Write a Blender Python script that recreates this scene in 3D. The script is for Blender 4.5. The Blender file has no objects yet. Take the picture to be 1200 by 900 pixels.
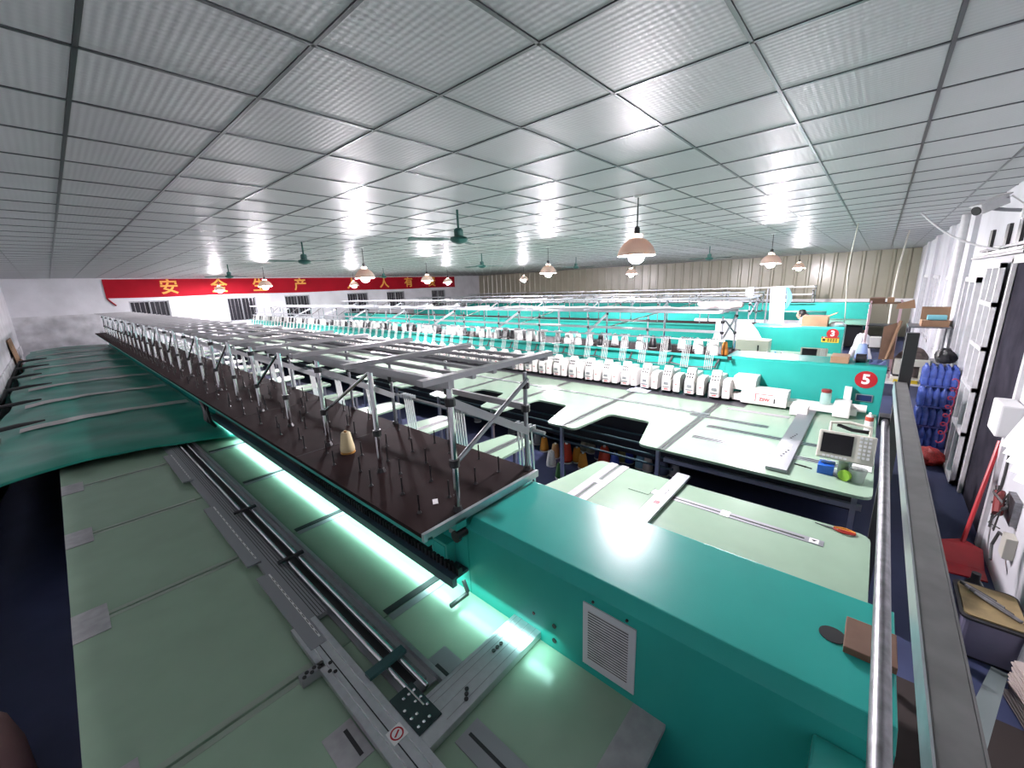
import bpy, bmesh, math, random
from mathutils import Vector, Matrix
random.seed(7)
S = bpy.context.scene
COL = S.collection
R_ = math.radians

# ------------------------------------------------------------------ camera
FPX, CX, CY, HC = 474.19, 600.0, 450.0, 2.5          # focal length (px), image centre, lens height above the floor
_vx = Vector((1035 - CX, 320 - CY, FPX)).normalized()    # across the machines
_vy = Vector((55 - CX, 356 - CY, FPX)); _vy = (_vy - _vx * _vx.dot(_vy)).normalized()   # along the machines
_vz = _vx.cross(_vy)
RW = Matrix((_vx, _vy, _vz))                          # camera (right, down, forward) -> world
cam_data = bpy.data.cameras.new('camera'); cam = bpy.data.objects.new('camera', cam_data); COL.objects.link(cam)
_r, _d, _f = RW.col[0], RW.col[1], RW.col[2]
M = Matrix((( _r[0], -_d[0], -_f[0], 0), (_r[1], -_d[1], -_f[1], 0), (_r[2], -_d[2], -_f[2], HC), (0, 0, 0, 1)))
cam.matrix_world = M
cam_data.sensor_width = 36; cam_data.lens = FPX / 1200 * 36; cam_data.clip_start = 0.02; cam_data.clip_end = 100
S.camera = cam
def _ray(u, v): return RW @ Vector((u - CX, v - CY, FPX))
def at_z(u, v, z): d = _ray(u, v); return d * ((z - HC) / d.z) + Vector((0, 0, HC))
def at_x(u, v, x): d = _ray(u, v); return d * (x / d.x) + Vector((0, 0, HC))
def at_y(u, v, y): d = _ray(u, v); return d * (y / d.y) + Vector((0, 0, HC))
def to_px(p):
    c = RW.transposed() @ (Vector(p) - Vector((0, 0, HC)))
    return (c.x / c.z * FPX + CX, c.y / c.z * FPX + CY, c.z)

# ------------------------------------------------------------------ world and exposure
W = bpy.data.worlds.new('world'); S.world = W; W.use_nodes = True
W.node_tree.nodes['Background'].inputs[0].default_value = (0.5, 0.55, 0.62, 1)
W.node_tree.nodes['Background'].inputs[1].default_value = 0.05
S.view_settings.view_transform = 'Standard'; S.view_settings.look = 'None'
S.view_settings.exposure = 0.0; S.view_settings.gamma = 1.0; S.view_settings.use_curve_mapping = False
S.cycles.use_denoising = True
S.cycles.max_bounces = 8; S.cycles.diffuse_bounces = 5; S.cycles.glossy_bounces = 3
S.cycles.transmission_bounces = 6; S.cycles.transparent_max_bounces = 12
S.cycles.sample_clamp_indirect = 6.0; S.cycles.caustics_reflective = False; S.cycles.caustics_refractive = False
BULB_L = 2250.0          # radiance of the pendant bulbs
LED_W = 14.0            # watts of the strip light under the near rack

# ------------------------------------------------------------------ materials
MATS = {}
def mat(name, col, rough=0.5, metal=0.0, var=0.0, vscale=8.0, bump=0.0, bscale=60.0, emit=None, estr=0.0, alpha=1.0, spec=0.5, trans=0.0, coat=0.0):
    if name in MATS: return MATS[name]
    m = bpy.data.materials.new(name); m.use_nodes = True; nt = m.node_tree; b = nt.nodes['Principled BSDF']
    b.inputs['Base Color'].default_value = (*col, 1); b.inputs['Roughness'].default_value = rough
    b.inputs['Metallic'].default_value = metal; b.inputs['Specular IOR Level'].default_value = spec
    b.inputs['Alpha'].default_value = alpha; b.inputs['Transmission Weight'].default_value = trans
    b.inputs['Coat Weight'].default_value = coat
    geo = nt.nodes.new('ShaderNodeNewGeometry')
    if var > 0:
        n = nt.nodes.new('ShaderNodeTexNoise'); n.inputs['Scale'].default_value = vscale; n.inputs['Detail'].default_value = 5
        nt.links.new(geo.outputs['Position'], n.inputs['Vector'])
        r = nt.nodes.new('ShaderNodeValToRGB')
        r.color_ramp.elements[0].position = 0.3; r.color_ramp.elements[1].position = 0.7
        r.color_ramp.elements[0].color = (*[c * (1 - var) for c in col], 1)
        r.color_ramp.elements[1].color = (*[min(1, c * (1 + var * 0.6)) for c in col], 1)
        nt.links.new(n.outputs['Fac'], r.inputs['Fac']); nt.links.new(r.outputs['Color'], b.inputs['Base Color'])
    if bump > 0:
        n2 = nt.nodes.new('ShaderNodeTexNoise'); n2.inputs['Scale'].default_value = bscale; n2.inputs['Detail'].default_value = 3
        nt.links.new(geo.outputs['Position'], n2.inputs['Vector'])
        bp = nt.nodes.new('ShaderNodeBump'); bp.inputs['Strength'].default_value = bump; bp.inputs['Distance'].default_value = 0.01
        nt.links.new(n2.outputs['Fac'], bp.inputs['Height']); nt.links.new(bp.outputs['Normal'], b.inputs['Normal'])
    if emit:
        b.inputs['Emission Color'].default_value = (*emit, 1); b.inputs['Emission Strength'].default_value = estr
    MATS[name] = m
    return m
def ceiling_mat():
    m = mat('ceiling_tile_white', (0.54, 0.54, 0.555), 0.45, var=0.06, vscale=1.2, spec=0.38)
    nt = m.node_tree; b = nt.nodes['Principled BSDF']
    geo = nt.nodes.new('ShaderNodeNewGeometry'); sep = nt.nodes.new('ShaderNodeSeparateXYZ'); nt.links.new(geo.outputs['Position'], sep.inputs[0])
    outs = []
    for sg in (1, -1):                                   # quilted embossing: two diagonal wave sets
        a = nt.nodes.new('ShaderNodeMath'); a.operation = 'MULTIPLY_ADD'; a.inputs[1].default_value = sg
        nt.links.new(sep.outputs['Y'], a.inputs[0]); nt.links.new(sep.outputs['X'], a.inputs[2])
        k = nt.nodes.new('ShaderNodeMath'); k.operation = 'MULTIPLY'; k.inputs[1].default_value = 2 * math.pi / 0.062
        s = nt.nodes.new('ShaderNodeMath'); s.operation = 'SINE'
        nt.links.new(a.outputs[0], k.inputs[0]); nt.links.new(k.outputs[0], s.inputs[0]); outs.append(s)
    mu = nt.nodes.new('ShaderNodeMath'); mu.operation = 'MULTIPLY'
    nt.links.new(outs[0].outputs[0], mu.inputs[0]); nt.links.new(outs[1].outputs[0], mu.inputs[1])
    bp = nt.nodes.new('ShaderNodeBump'); bp.inputs['Strength'].default_value = 0.16; bp.inputs['Distance'].default_value = 0.004
    nt.links.new(mu.outputs[0], bp.inputs['Height']); nt.links.new(bp.outputs['Normal'], b.inputs['Normal'])
    return m
def notice_mat():                                        # sheet of close printed lines
    m = mat('printed_notice', (0.6, 0.6, 0.62), 0.35); nt = m.node_tree; b = nt.nodes['Principled BSDF']
    geo = nt.nodes.new('ShaderNodeNewGeometry'); sep = nt.nodes.new('ShaderNodeSeparateXYZ'); nt.links.new(geo.outputs['Position'], sep.inputs[0])
    k = nt.nodes.new('ShaderNodeMath'); k.operation = 'MULTIPLY'; k.inputs[1].default_value = 2 * math.pi / 0.0128; nt.links.new(sep.outputs['Z'], k.inputs[0])
    s = nt.nodes.new('ShaderNodeMath'); s.operation = 'SINE'; nt.links.new(k.outputs[0], s.inputs[0])
    n = nt.nodes.new('ShaderNodeTexNoise'); n.inputs['Scale'].default_value = 22; nt.links.new(geo.outputs['Position'], n.inputs['Vector'])
    ad = nt.nodes.new('ShaderNodeMath'); ad.operation = 'ADD'; nt.links.new(s.outputs[0], ad.inputs[0]); nt.links.new(n.outputs['Fac'], ad.inputs[1])
    r = nt.nodes.new('ShaderNodeValToRGB'); r.color_ramp.elements[0].position = 0.25; r.color_ramp.elements[1].position = 0.75
    r.color_ramp.elements[0].color = (0.62, 0.62, 0.64, 1); r.color_ramp.elements[1].color = (0.07, 0.07, 0.08, 1)
    nt.links.new(ad.outputs[0], r.inputs['Fac']); nt.links.new(r.outputs['Color'], b.inputs['Base Color'])
    return m
def fabric_glass(name, col, alpha, rough):
    return mat(name, col, rough, alpha=alpha, var=0.1)

m_tile = ceiling_mat()
m_grid = mat('grid_metal', (0.16, 0.165, 0.175), 0.30, 0.7)
m_white = mat('wall_white', (0.64, 0.64, 0.67), 0.8, var=0.12, vscale=1.6, bump=0.25, bscale=9)
m_wallgrey = mat('wall_grey_dado', (0.58, 0.58, 0.60), 0.8, var=0.3, vscale=2.5)
m_corr = mat('corrugated_cream', (0.30, 0.285, 0.215), 0.25, var=0.05, vscale=2)
m_floor = mat('floor_paint', (0.048, 0.060, 0.125), 0.55, var=0.25, vscale=1.4, bump=0.05, bscale=20, spec=0.15)
m_green = mat('machine_green', (0.030, 0.35, 0.30), 0.27, var=0.06, vscale=3, bump=0.07, bscale=240, spec=0.22)
m_green2 = mat('machine_green_plate', (0.03, 0.34, 0.29), 0.4)
m_mint = mat('table_mint', (0.270, 0.385, 0.285), 0.22, var=0.05, vscale=4, bump=0.02, bscale=300, spec=0.35)
m_tape = mat('grey_tape', (0.34, 0.34, 0.35), 0.5, var=0.15, vscale=20)
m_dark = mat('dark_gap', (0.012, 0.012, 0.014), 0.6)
m_black = mat('black_plastic', (0.014, 0.014, 0.016), 0.4)
m_board = mat('brown_board', (0.022, 0.012, 0.012), 0.7, var=0.15, vscale=5, spec=0.04)
m_alu = mat('aluminium', (0.55, 0.57, 0.60), 0.30, 0.9, var=0.08, vscale=30)
m_alud = mat('dull_aluminium', (0.30, 0.31, 0.33), 0.42, 0.6)
m_rail = mat('rack_grey_paint', (0.36, 0.36, 0.37), 0.35, 0.4)
m_chrome = mat('chrome', (0.75, 0.76, 0.78), 0.12, 1.0)
m_steel = mat('worn_steel', (0.22, 0.22, 0.235), 0.35, 0.8, var=0.35, vscale=25)
m_railgrey = mat('handrail_paint', (0.20, 0.20, 0.195), 0.5, 0.2, var=0.2, vscale=12)
m_head = mat('head_white', (0.80, 0.77, 0.74), 0.35)
m_white_p = mat('white_plastic', (0.80, 0.80, 0.80), 0.4)
m_red = mat('banner_red', (0.32, 0.004, 0.014), 0.8, var=0.1, vscale=2, spec=0.2)
m_gold = mat('banner_gold', (0.80, 0.36, 0.06), 0.6)
m_redp = mat('red_plastic', (0.42, 0.012, 0.02), 0.35, var=0.15)
m_thread = mat('thread_white', (0.85, 0.85, 0.83), 0.6)
m_sheet = mat('green_plastic_sheet', (0.022, 0.22, 0.165), 0.30, var=0.25, vscale=2.5, bump=0.10, bscale=7, spec=0.10)
m_ribtape = mat('pale_tape', (0.42, 0.42, 0.40), 0.4, var=0.15, vscale=12)
m_glassdark = mat('dark_glass', (0.02, 0.02, 0.025), 0.3, spec=0.1)
m_screen = mat('dark_screen', (0.012, 0.012, 0.014), 0.12)
m_paper = mat('white_paper', (0.78, 0.78, 0.78), 0.6)
m_card = mat('cardboard', (0.34, 0.20, 0.115), 0.8, var=0.15, vscale=6)
m_cardd = mat('cardboard_dark', (0.17, 0.095, 0.06), 0.8, var=0.2, vscale=6)
m_blue = mat('blue_plastic', (0.02, 0.12, 0.55), 0.35)
m_bluepet = mat('blue_bottle', (0.10, 0.16, 0.55), 0.12, var=0.3, vscale=14, alpha=0.85)
m_ltblue = mat('light_blue_cloth', (0.20, 0.55, 0.85), 0.7)
m_cloth = mat('white_cloth', (0.80, 0.80, 0.83), 0.85, var=0.08, vscale=6)
m_sheer = mat('sheer_cloth', (0.75, 0.78, 0.86), 0.85, alpha=0.75)
m_cream = mat('cream_metal', (0.62, 0.60, 0.52), 0.4)
m_fan = mat('fan_green', (0.02, 0.10, 0.085), 0.4)
m_notice = notice_mat()
m_yellow = mat('sign_yellow', (0.72, 0.52, 0.03), 0.5)
m_purple = mat('grey_purple_box', (0.20, 0.185, 0.27), 0.5, var=0.1)
m_skin = mat('skin', (0.60, 0.36, 0.26), 0.55)
m_hair = mat('hair', (0.012, 0.010, 0.010), 0.5)
m_pink = mat('pink_cloth', (0.60, 0.36, 0.34), 0.8)
m_shade = mat('lamp_shade', (0.62, 0.52, 0.46), 0.45)
def shade_mat():
    m = m_shade; nt = m.node_tree; b = nt.nodes['Principled BSDF']; t = nt.nodes.new('ShaderNodeBsdfTranslucent'); t.inputs['Color'].default_value = (.75, .55, .42, 1)
    mx = nt.nodes.new('ShaderNodeMixShader'); mx.inputs[0].default_value = .10
    nt.links.new(b.outputs[0], mx.inputs[1]); nt.links.new(t.outputs[0], mx.inputs[2]); nt.links.new(mx.outputs[0], nt.nodes['Material Output'].inputs['Surface'])
shade_mat()
m_bulb = mat('lamp_bulb', (1, 1, 1), 0.5, emit=(1.0, 0.92, 0.99), estr=BULB_L)
m_led = mat('led_lens', (1, 1, 1), 0.5, emit=(0.72, 1.0, 0.95), estr=6.0)
m_cable = mat('dark_cable', (0.06, 0.06, 0.06), 0.5)
m_pipe = mat('white_pipe', (0.66, 0.65, 0.66), 0.45, var=0.12, vscale=10)

# ------------------------------------------------------------------ mesh helpers
class MB:
    def __init__(s): s.v = []; s.f = []
    def add(s, vs, fs):
        n = len(s.v); s.v += [tuple(v) for v in vs]; s.f += [tuple(i + n for i in f) for f in fs]; return s
    def box(s, x0, x1, y0, y1, z0, z1):
        x0, x1 = sorted((x0, x1)); y0, y1 = sorted((y0, y1)); z0, z1 = sorted((z0, z1))
        return s.add([(x0,y0,z0),(x1,y0,z0),(x1,y1,z0),(x0,y1,z0),(x0,y0,z1),(x1,y0,z1),(x1,y1,z1),(x0,y1,z1)],
                     [(0,3,2,1),(4,5,6,7),(0,1,5,4),(1,2,6,5),(2,3,7,6),(3,0,4,7)])
    def prism(s, poly, z0, z1):                          # poly: (x, y) list
        a = sum(poly[i][0]*poly[(i+1)%len(poly)][1]-poly[(i+1)%len(poly)][0]*poly[i][1] for i in range(len(poly)))
        if a < 0: poly = poly[::-1]
        n = len(poly)
        return s.add([(x,y,z0) for x,y in poly]+[(x,y,z1) for x,y in poly],
                     [tuple(range(n-1,-1,-1)), tuple(range(n,2*n))]+[(i,(i+1)%n,n+(i+1)%n,n+i) for i in range(n)])
    def prism_xz(s, poly, y0, y1):                       # poly: (x, z) list swept along y
        n = len(poly)
        a = sum(poly[i][0]*poly[(i+1)%n][1]-poly[(i+1)%n][0]*poly[i][1] for i in range(n))
        if a < 0: poly = poly[::-1]
        y0, y1 = sorted((y0, y1))
        return s.add([(x,y0,z) for x,z in poly]+[(x,y1,z) for x,z in poly],
                     [tuple(range(n)), tuple(range(2*n-1,n-1,-1))]+[(i,n+i,n+(i+1)%n,(i+1)%n) for i in range(n)])
    def bar(s, p, q, w, h=None):                         # square-section bar between two points
        h = h or w; p = Vector(p); q = Vector(q); d = (q - p).normalized()
        up = Vector((0,0,1)) if abs(d.z) < 0.95 else Vector((1,0,0))
        a = d.cross(up).normalized(); b = a.cross(d).normalized(); a *= w/2; b *= h/2
        vs = [p-a-b,p+a-b,p+a+b,p-a+b,q-a-b,q+a-b,q+a+b,q-a+b]
        return s.add(vs, [(3,2,1,0),(4,5,6,7),(0,1,5,4),(1,2,6,5),(2,3,7,6),(3,0,4,7)])
    def tube(s, pts, r, n=8, caps=True):
        pts = [Vector(p) for p in pts]; base = len(s.v); m = len(pts); prev = None
        rs = r if isinstance(r, (list, tuple)) else [r]*m
        for i, p in enumerate(pts):
            d = (pts[min(i+1,m-1)] - pts[max(i-1,0)]).normalized()
            if prev is None:
                up = Vector((0,0,1)) if abs(d.z) < 0.9 else Vector((1,0,0)); a = d.cross(up).normalized()
            else:
                a = (prev - d * prev.dot(d)).normalized()
            prev = a; b = d.cross(a)
            for k in range(n):
                t = 2*math.pi*k/n; s.v.append(tuple(p + a*math.cos(t)*rs[i] + b*math.sin(t)*rs[i]))
        for i in range(m-1):
            for k in range(n):
                k2 = (k+1) % n; s.f.append((base+i*n+k, base+i*n+k2, base+(i+1)*n+k2, base+(i+1)*n+k))
        if caps:
            s.f.append(tuple(base+k for k in range(n-1,-1,-1))); s.f.append(tuple(base+(m-1)*n+k for k in range(n)))
        return s
    def lathe(s, c, prof, n=16):                         # prof: (radius, z) from bottom to top
        base = len(s.v); c = Vector(c)
        for r, z in prof:
            for k in range(n):
                t = 2*math.pi*k/n; s.v.append((c.x+r*math.cos(t), c.y+r*math.sin(t), c.z+z))
        for i in range(len(prof)-1):
            for k in range(n):
                k2=(k+1)%n; s.f.append((base+i*n+k, base+i*n+k2, base+(i+1)*n+k2, base+(i+1)*n+k))
        if prof[0][0] > 1e-4: s.f.append(tuple(base+k for k in range(n-1,-1,-1)))
        if prof[-1][0] > 1e-4: s.f.append(tuple(base+(len(prof)-1)*n+k for k in range(n)))
        return s
    def grid(s, nx, ny, fn):
        base = len(s.v)
        for j in range(ny+1):
            for i in range(nx+1): s.v.append(tuple(fn(i/nx, j/ny)))
        for j in range(ny):
            for i in range(nx):
                a = base+j*(nx+1)+i; s.f.append((a, a+1, a+nx+2, a+nx+1))
        return s
def rrect(x0, x1, y0, y1, r, corners=(1,1,1,1), n=5):    # rounded rectangle outline; corners: x0y0, x1y0, x1y1, x0y1
    pts = []
    for (cx, cy, a0, on) in ((x0,y0,180,corners[0]),(x1,y0,270,corners[1]),(x1,y1,0,corners[2]),(x0,y1,90,corners[3])):
        if not on: pts.append((cx, cy)); continue
        ox = cx + (r if cx == x0 else -r); oy = cy + (r if cy == y0 else -r)
        for k in range(n+1):
            t = R_(a0 + 90*k/n); pts.append((ox + r*math.cos(t), oy + r*math.sin(t)))
    return pts
def round_poly(pts, rads, n=4):                          # round chosen corners of a polygon
    out = []
    for i, (p, r) in enumerate(zip(pts, rads)):
        if r <= 0: out.append(p); continue
        P = Vector(p); A = (Vector(pts[i-1]) - P).normalized(); B = (Vector(pts[(i+1)%len(pts)]) - P).normalized()
        for k in range(n+1):
            t = k/n; q = P + A*r*(1-t)**2 + B*r*t**2; out.append((q.x, q.y))
    return out
def obj_from(mesh, name, parent=None, loc=(0,0,0)):
    o = bpy.data.objects.new(name, mesh); COL.objects.link(o); o.location = loc
    if parent is not None: o.parent = parent
    return o
def mesh_of(mb, material, smooth=False, origin=(0,0,0), bevel=0.0):
    me = bpy.data.meshes.new('m'); ox, oy, oz = origin
    me.from_pydata([(x-ox, y-oy, z-oz) for x,y,z in mb.v], [], mb.f); me.validate()
    if bevel > 0:
        bm = bmesh.new(); bm.from_mesh(me); bmesh.ops.remove_doubles(bm, verts=bm.verts, dist=1e-5)
        bmesh.ops.bevel(bm, geom=[e for e in bm.edges if len(e.link_faces)==2 and e.calc_face_angle(0) > 0.5], offset=bevel, segments=2, profile=0.6, affect='EDGES')
        bm.to_mesh(me); bm.free()
    me.materials.append(material)
    if smooth:
        for p in me.polygons: p.use_smooth = True
        try: me.set_sharp_from_angle(angle=R_(40))
        except Exception: pass
    me.update(); return me
def worg(parent):                                        # world origin of a root (roots are never rotated while building)
    o = Vector((0,0,0)); p = parent
    while p is not None: o += p.location; p = p.parent
    return o
def part(name, mb, material, parent, smooth=False, bevel=0.0):
    return obj_from(mesh_of(mb, material, smooth, worg(parent), bevel), name, parent)
def piece(name, mesh, parent, wloc):                     # shared mesh at a world position
    return obj_from(mesh, name, parent, Vector(wloc) - worg(parent))
def tag(o, label=None, cat=None, group=None, kind=None):
    if label: o['label'] = label
    if cat: o['category'] = cat
    if group: o['group'] = group
    if kind: o['kind'] = kind
    return o
def thing(name, loc, label, cat, group=None):
    o = bpy.data.objects.new(name, None); COL.objects.link(o); o.location = loc; o.empty_display_size = 0.1
    return tag(o, label, cat, group)
def solo(name, mb, material, label, cat, group=None, smooth=False, bevel=0.0, base=None):   # one-mesh thing with its origin at its base
    if base is None:
        xs = [v[0] for v in mb.v]; ys = [v[1] for v in mb.v]; zs = [v[2] for v in mb.v]
        base = ((min(xs)+max(xs))/2, (min(ys)+max(ys))/2, min(zs))
    o = obj_from(mesh_of(mb, material, smooth, base, bevel), name, None, base)
    return tag(o, label, cat, group)
def copy_tree(o, parent=None):
    c = o.copy(); COL.objects.link(c); c.parent = parent
    for ch in list(o.children): copy_tree(ch, c)
    return c
def text_mb(s, size, depth=0.002, bold=0.0):
    cu = bpy.data.curves.new('t', 'FONT'); cu.body = s; cu.size = size; cu.extrude = depth; cu.offset = bold
    cu.align_x = 'CENTER'; cu.align_y = 'CENTER'; cu.resolution_u = 3
    o = bpy.data.objects.new('t', cu); COL.objects.link(o)
    dg = bpy.context.evaluated_depsgraph_get(); me = bpy.data.meshes.new_from_object(o.evaluated_get(dg))
    mb = MB(); mb.add([tuple(v.co) for v in me.vertices], [tuple(p.vertices) for p in me.polygons])
    bpy.data.objects.remove(o); bpy.data.curves.remove(cu); bpy.data.meshes.remove(me)
    return mb
def place_text(mb, o, right, up):                        # text plane -> world
    o, r, u = Vector(o), Vector(right), Vector(up); n = r.cross(u)
    mb.v = [tuple(o + r*x + u*y + n*z) for x, y, z in mb.v]; return mb
def struct(name, mb, material, **k):
    o = obj_from(mesh_of(mb, material, **k), name); o['kind'] = 'structure'; return o

# ------------------------------------------------------------------ the room
XL, XF, YR, YB, ZC = -0.96, 22.4, -1.0, 23.2, 3.41
struct('floor', MB().box(XL-.2, XF+.2, YR-.2, YB+.2, -0.12, 0.0), m_floor)
ceil = struct('ceiling', MB().box(XL-.2, XF+.2, YR-.2, YB+.2, ZC+0.012, ZC+0.12), m_white)
P6 = 0.5985; GX, GY = 0.252, -0.093
gx = [GX + P6*k for k in range(-2, 38)]; gy = [GY + P6*k for k in range(-2, 40)]
tiles = []
for x in gx:
    for y in gy:
        x1, y1 = x+P6, y+P6
        if x1 < XL+.05 or y1 < YR+.05 or x > XF-.05 or y > YB-.05: continue
        X0, X1_, Y0, Y1_ = max(x, XL), min(x1, XF), max(y, YR), min(y1, YB)
        ps = [to_px((a, b, ZC)) for a, b in ((X0,Y0),(X1_,Y0),(X1_,Y1_),(X0,Y1_))]
        area = 0
        if all(p[2] > .05 for p in ps) and any(0 < p[0] < 1200 and 0 < p[1] < 900 for p in ps):
            cl = [(min(max(p[0],0),1200), min(max(p[1],0),900)) for p in ps]
            area = abs(sum(cl[i][0]*cl[(i+1)%4][1]-cl[(i+1)%4][0]*cl[i][1] for i in range(4)))/2
        tiles.append((area, X0, X1_, Y0, Y1_))
tiles.sort(key=lambda t: -t[0])
full = mesh_of(MB().prism([(-.290,-.290),(.290,-.290),(.290,.290),(-.290,.290)], -0.004, 0.011), m_tile)
rest = MB()
for i, (a, X0, X1_, Y0, Y1_) in enumerate(tiles):
    whole = X1_-X0 > .59 and Y1_-Y0 > .59
    if i < 300:
        if whole: piece('ceiling_tile', full, ceil, ((X0+X1_)/2, (Y0+Y1_)/2, ZC))
        else: part('ceiling_tile', MB().box(X0+.008, X1_-.008, Y0+.008, Y1_-.008, ZC-.004, ZC+.011), m_tile, ceil)
    else: rest.box(X0+.008, X1_-.008, Y0+.008, Y1_-.008, ZC-.004, ZC+.011)
tag(part('ceiling_tile_field', rest, m_tile, ceil), kind='stuff')
g = MB()
for x in gx:
    if XL < x < XF: g.box(x-.008, x+.008, YR, YB, ZC-.009, ZC+.011)
for y in gy:
    if YR < y < YB: g.box(XL, XF, y-.008, y+.008, ZC-.009, ZC+.010)
tag(part('ceiling_grid', g, m_grid, ceil), kind='stuff')

struct('wall_left', MB().box(XL-.2, XL, YR-.2, YB+.2, 0, ZC), m_white)
wl = struct('baseboard_left', MB().box(XL, XL+.03, 8.0, YB, 0.75, 1.05), m_wallgrey)
# far wall: corrugated cream sheets, each one a panel
wf = struct('wall_far', MB().box(XF, XF+.2, YR-.2, YB+.2, 0, ZC), m_corr)
PW = 0.45; y = YR
prof = [(0.0, 0), (0.0, PW), (-.006, PW), (-.006, PW-.06), (-.05, PW-.10), (-.05, PW-.17), (-.006, PW-.21), (-.006, .0)]
cp = mesh_of(MB().prism([(px-.001, py) for px, py in prof], 1.2, ZC-.01), m_corr)
while y < YB - PW: piece('wall_panel', cp, wf, (XF, y, 0)); y += PW
struct('trim_1', MB().box(XF-.09, XF, YR, YB, 1.38, 1.50), m_white_p)
# banner wall with barred windows
WINS = [(2.25,3.55),(5.70,6.95),(8.28,9.55),(11.7,13.0),(14.3,15.6),(17.8,19.0)]
WZ0, WZ1 = 1.35, 2.47
wb = MB(); edges = [XL-.2] + [e for w in WINS for e in w] + [XF+.2]
for i in range(0, len(edges), 2): wb.box(edges[i], edges[i+1], YB, YB+.2, 0, ZC)
for a, b in WINS: wb.box(a, b, YB, YB+.2, 0, WZ0); wb.box(a, b, YB, YB+.2, WZ1, ZC)
wback = struct('wall_back', wb, m_white)
part('grey_dado', MB().box(XL, 1.3, YB-.012, YB, 0, 2.05), m_wallgrey, wback)
for i, (a, b) in enumerate(WINS):
    w = obj_from(mesh_of(MB().box(a, b, YB+.12, YB+.14, WZ0, WZ1), m_glassdark), 'window_%d' % (i+1)); w['kind'] = 'structure'
    f = MB()
    for (x0, x1, z0, z1) in ((a,b,WZ0,WZ0+.05),(a,b,WZ1-.05,WZ1),(a,a+.05,WZ0,WZ1),(b-.05,b,WZ0,WZ1),((a+b)/2-.025,(a+b)/2+.025,WZ0,WZ1)):
        f.box(x0, x1, YB+.06, YB+.12, z0, z1)
    part('window_frame', f, m_alud, w)
    bar = mesh_of(MB().tube([(0,0,WZ0),(0,0,WZ1)], .010, 6), m_steel)
    n = 8
    for k in range(1, n): piece('window_bar', bar, w, (a+(b-a)*k/n, YB+.03, 0))
# right wall with a doorway
DX0, DX1 = 5.35, 6.55
wr = MB()
wr.box(XL-.2, DX0, YR-.25, YR, 0, ZC); wr.box(DX1, XF+.2, YR-.25, YR, 0, ZC); wr.box(DX0, DX1, YR-.25, YR, 2.55, ZC)
wright = struct('wall_right', wr, m_white)
for x in (9.6, 12.6, 15.6, 18.6): part('pilaster', MB().box(x, x+.5, YR, YR+.06, 0, ZC-.01), m_white, wright)
d = struct('door_1', MB().box(DX0, DX1, YR-.04, YR-.008, 0, 2.55), mat('dark_door', (0.045,0.042,0.055), .7, var=.4, vscale=3, spec=.0))
fr = MB().box(DX0-.07, DX0, YR-.02, YR+.03, 0, 2.6); part('door_jamb', fr, m_pipe, d)
part('door_jamb', MB().box(DX1, DX1+.07, YR-.02, YR+.03, 0, 2.6), m_pipe, d)
part('door_lintel', MB().box(DX0-.07, DX1+.07, YR-.02, YR+.03, 2.55, 2.62), m_pipe, d)
for i, (a, b) in enumerate(((8.35,9.35),(10.6,12.0),(13.4,15.0),(16.4,18.0))):
    w = struct('window_%d' % (7+i), MB().box(a, b, YR, YR+.012, .95, 2.35), mat('milky_pane', (.55,.57,.62), .3))
    f = MB()
    for (x0,x1,z0,z1) in ((a-.04,b+.04,.9,.97),(a-.04,b+.04,2.33,2.4),(a-.04,a+.03,.9,2.4),(b-.03,b+.04,.9,2.4),((a+b)/2-.025,(a+b)/2+.025,.9,2.4)): f.box(x0,x1,YR,YR+.05,z0,z1)
    part('window_frame', f, m_pipe, w)

# ------------------------------------------------------------------ red banner
ban = thing('banner', (9.5, YB-.02, 2.45), 'long red cloth banner with gold Chinese characters high on the white wall', 'banner')
def ban_fn(u, v):
    return (1.62 + 18.3*u, YB-.03+.012*math.sin(u*40)+.006*math.sin(u*97), 3.36 - .74*(1-v) - .015*math.sin(u*math.pi*6)*(1-v))
part('cloth', MB().grid(120, 6, ban_fn), m_red, ban, smooth=True)
part('tie_cord', MB().tube([(1.64,YB-.03,2.62),(1.72,YB-.03,2.5),(1.86,YB-.03,2.32)], .028, 6), m_red, ban)
for ch, u, v in (('安',199,339.5),('全',257.5,338.5),('生',305,337.5),('产',352.5,337),('人',413,335.5),('人',450.5,334.5),('有',479,332.5),('责',506,331.5)):
    p = at_y(u, v, YB-.05); mb = text_mb(ch, .66, .004, .012)
    place_text(mb, (p.x, YB-.055, 2.99), (1,0,0), (0,0,1)); tag(part('character', mb, m_gold, ban), 'gold character ' + ch)

# ------------------------------------------------------------------ pendant lamps
def make_lamp():
    r = thing('pendant_lamp', (0,0,0), 'bare bulb pendant lamp under a pale dome shade hanging from the tiled ceiling', 'lamp', 'pendant lamps in the hall')
    part('cord', MB().tube([(0,0,.30),(0.004,0,.5),(0,0,.62)], .007, 6), m_cable, r)
    part('ceiling_rose', MB().lathe((0,0,0), [(.03,.60),(.05,.615),(.05,.62)], 12), m_white_p, r)
    part('socket', MB().lathe((0,0,0), [(.03,.22),(.03,.29),(.012,.31)], 12), m_black, r)
    out = [(.205,.00),(.200,.03),(.178,.085),(.14,.135),(.095,.17),(.055,.185),(.055,.225),(.02,.23)]
    inn = [(.048,.185),(.09,.163),(.133,.128),(.17,.08),(.192,.03),(.198,.0)]
    part('shade', MB().lathe((0,0,0), [(.03,.18)]+inn+out, 28), m_shade, r, smooth=True)
    part('bulb', MB().lathe((0,0,0), [(.0,-.085),(.045,-.076),(.075,-.046),(.085,-.005),(.075,.035),(.05,.08),(.035,.12),(.03,.18)], 20), m_bulb, r, smooth=True)
    return r
lamp0 = make_lamp()
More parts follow.
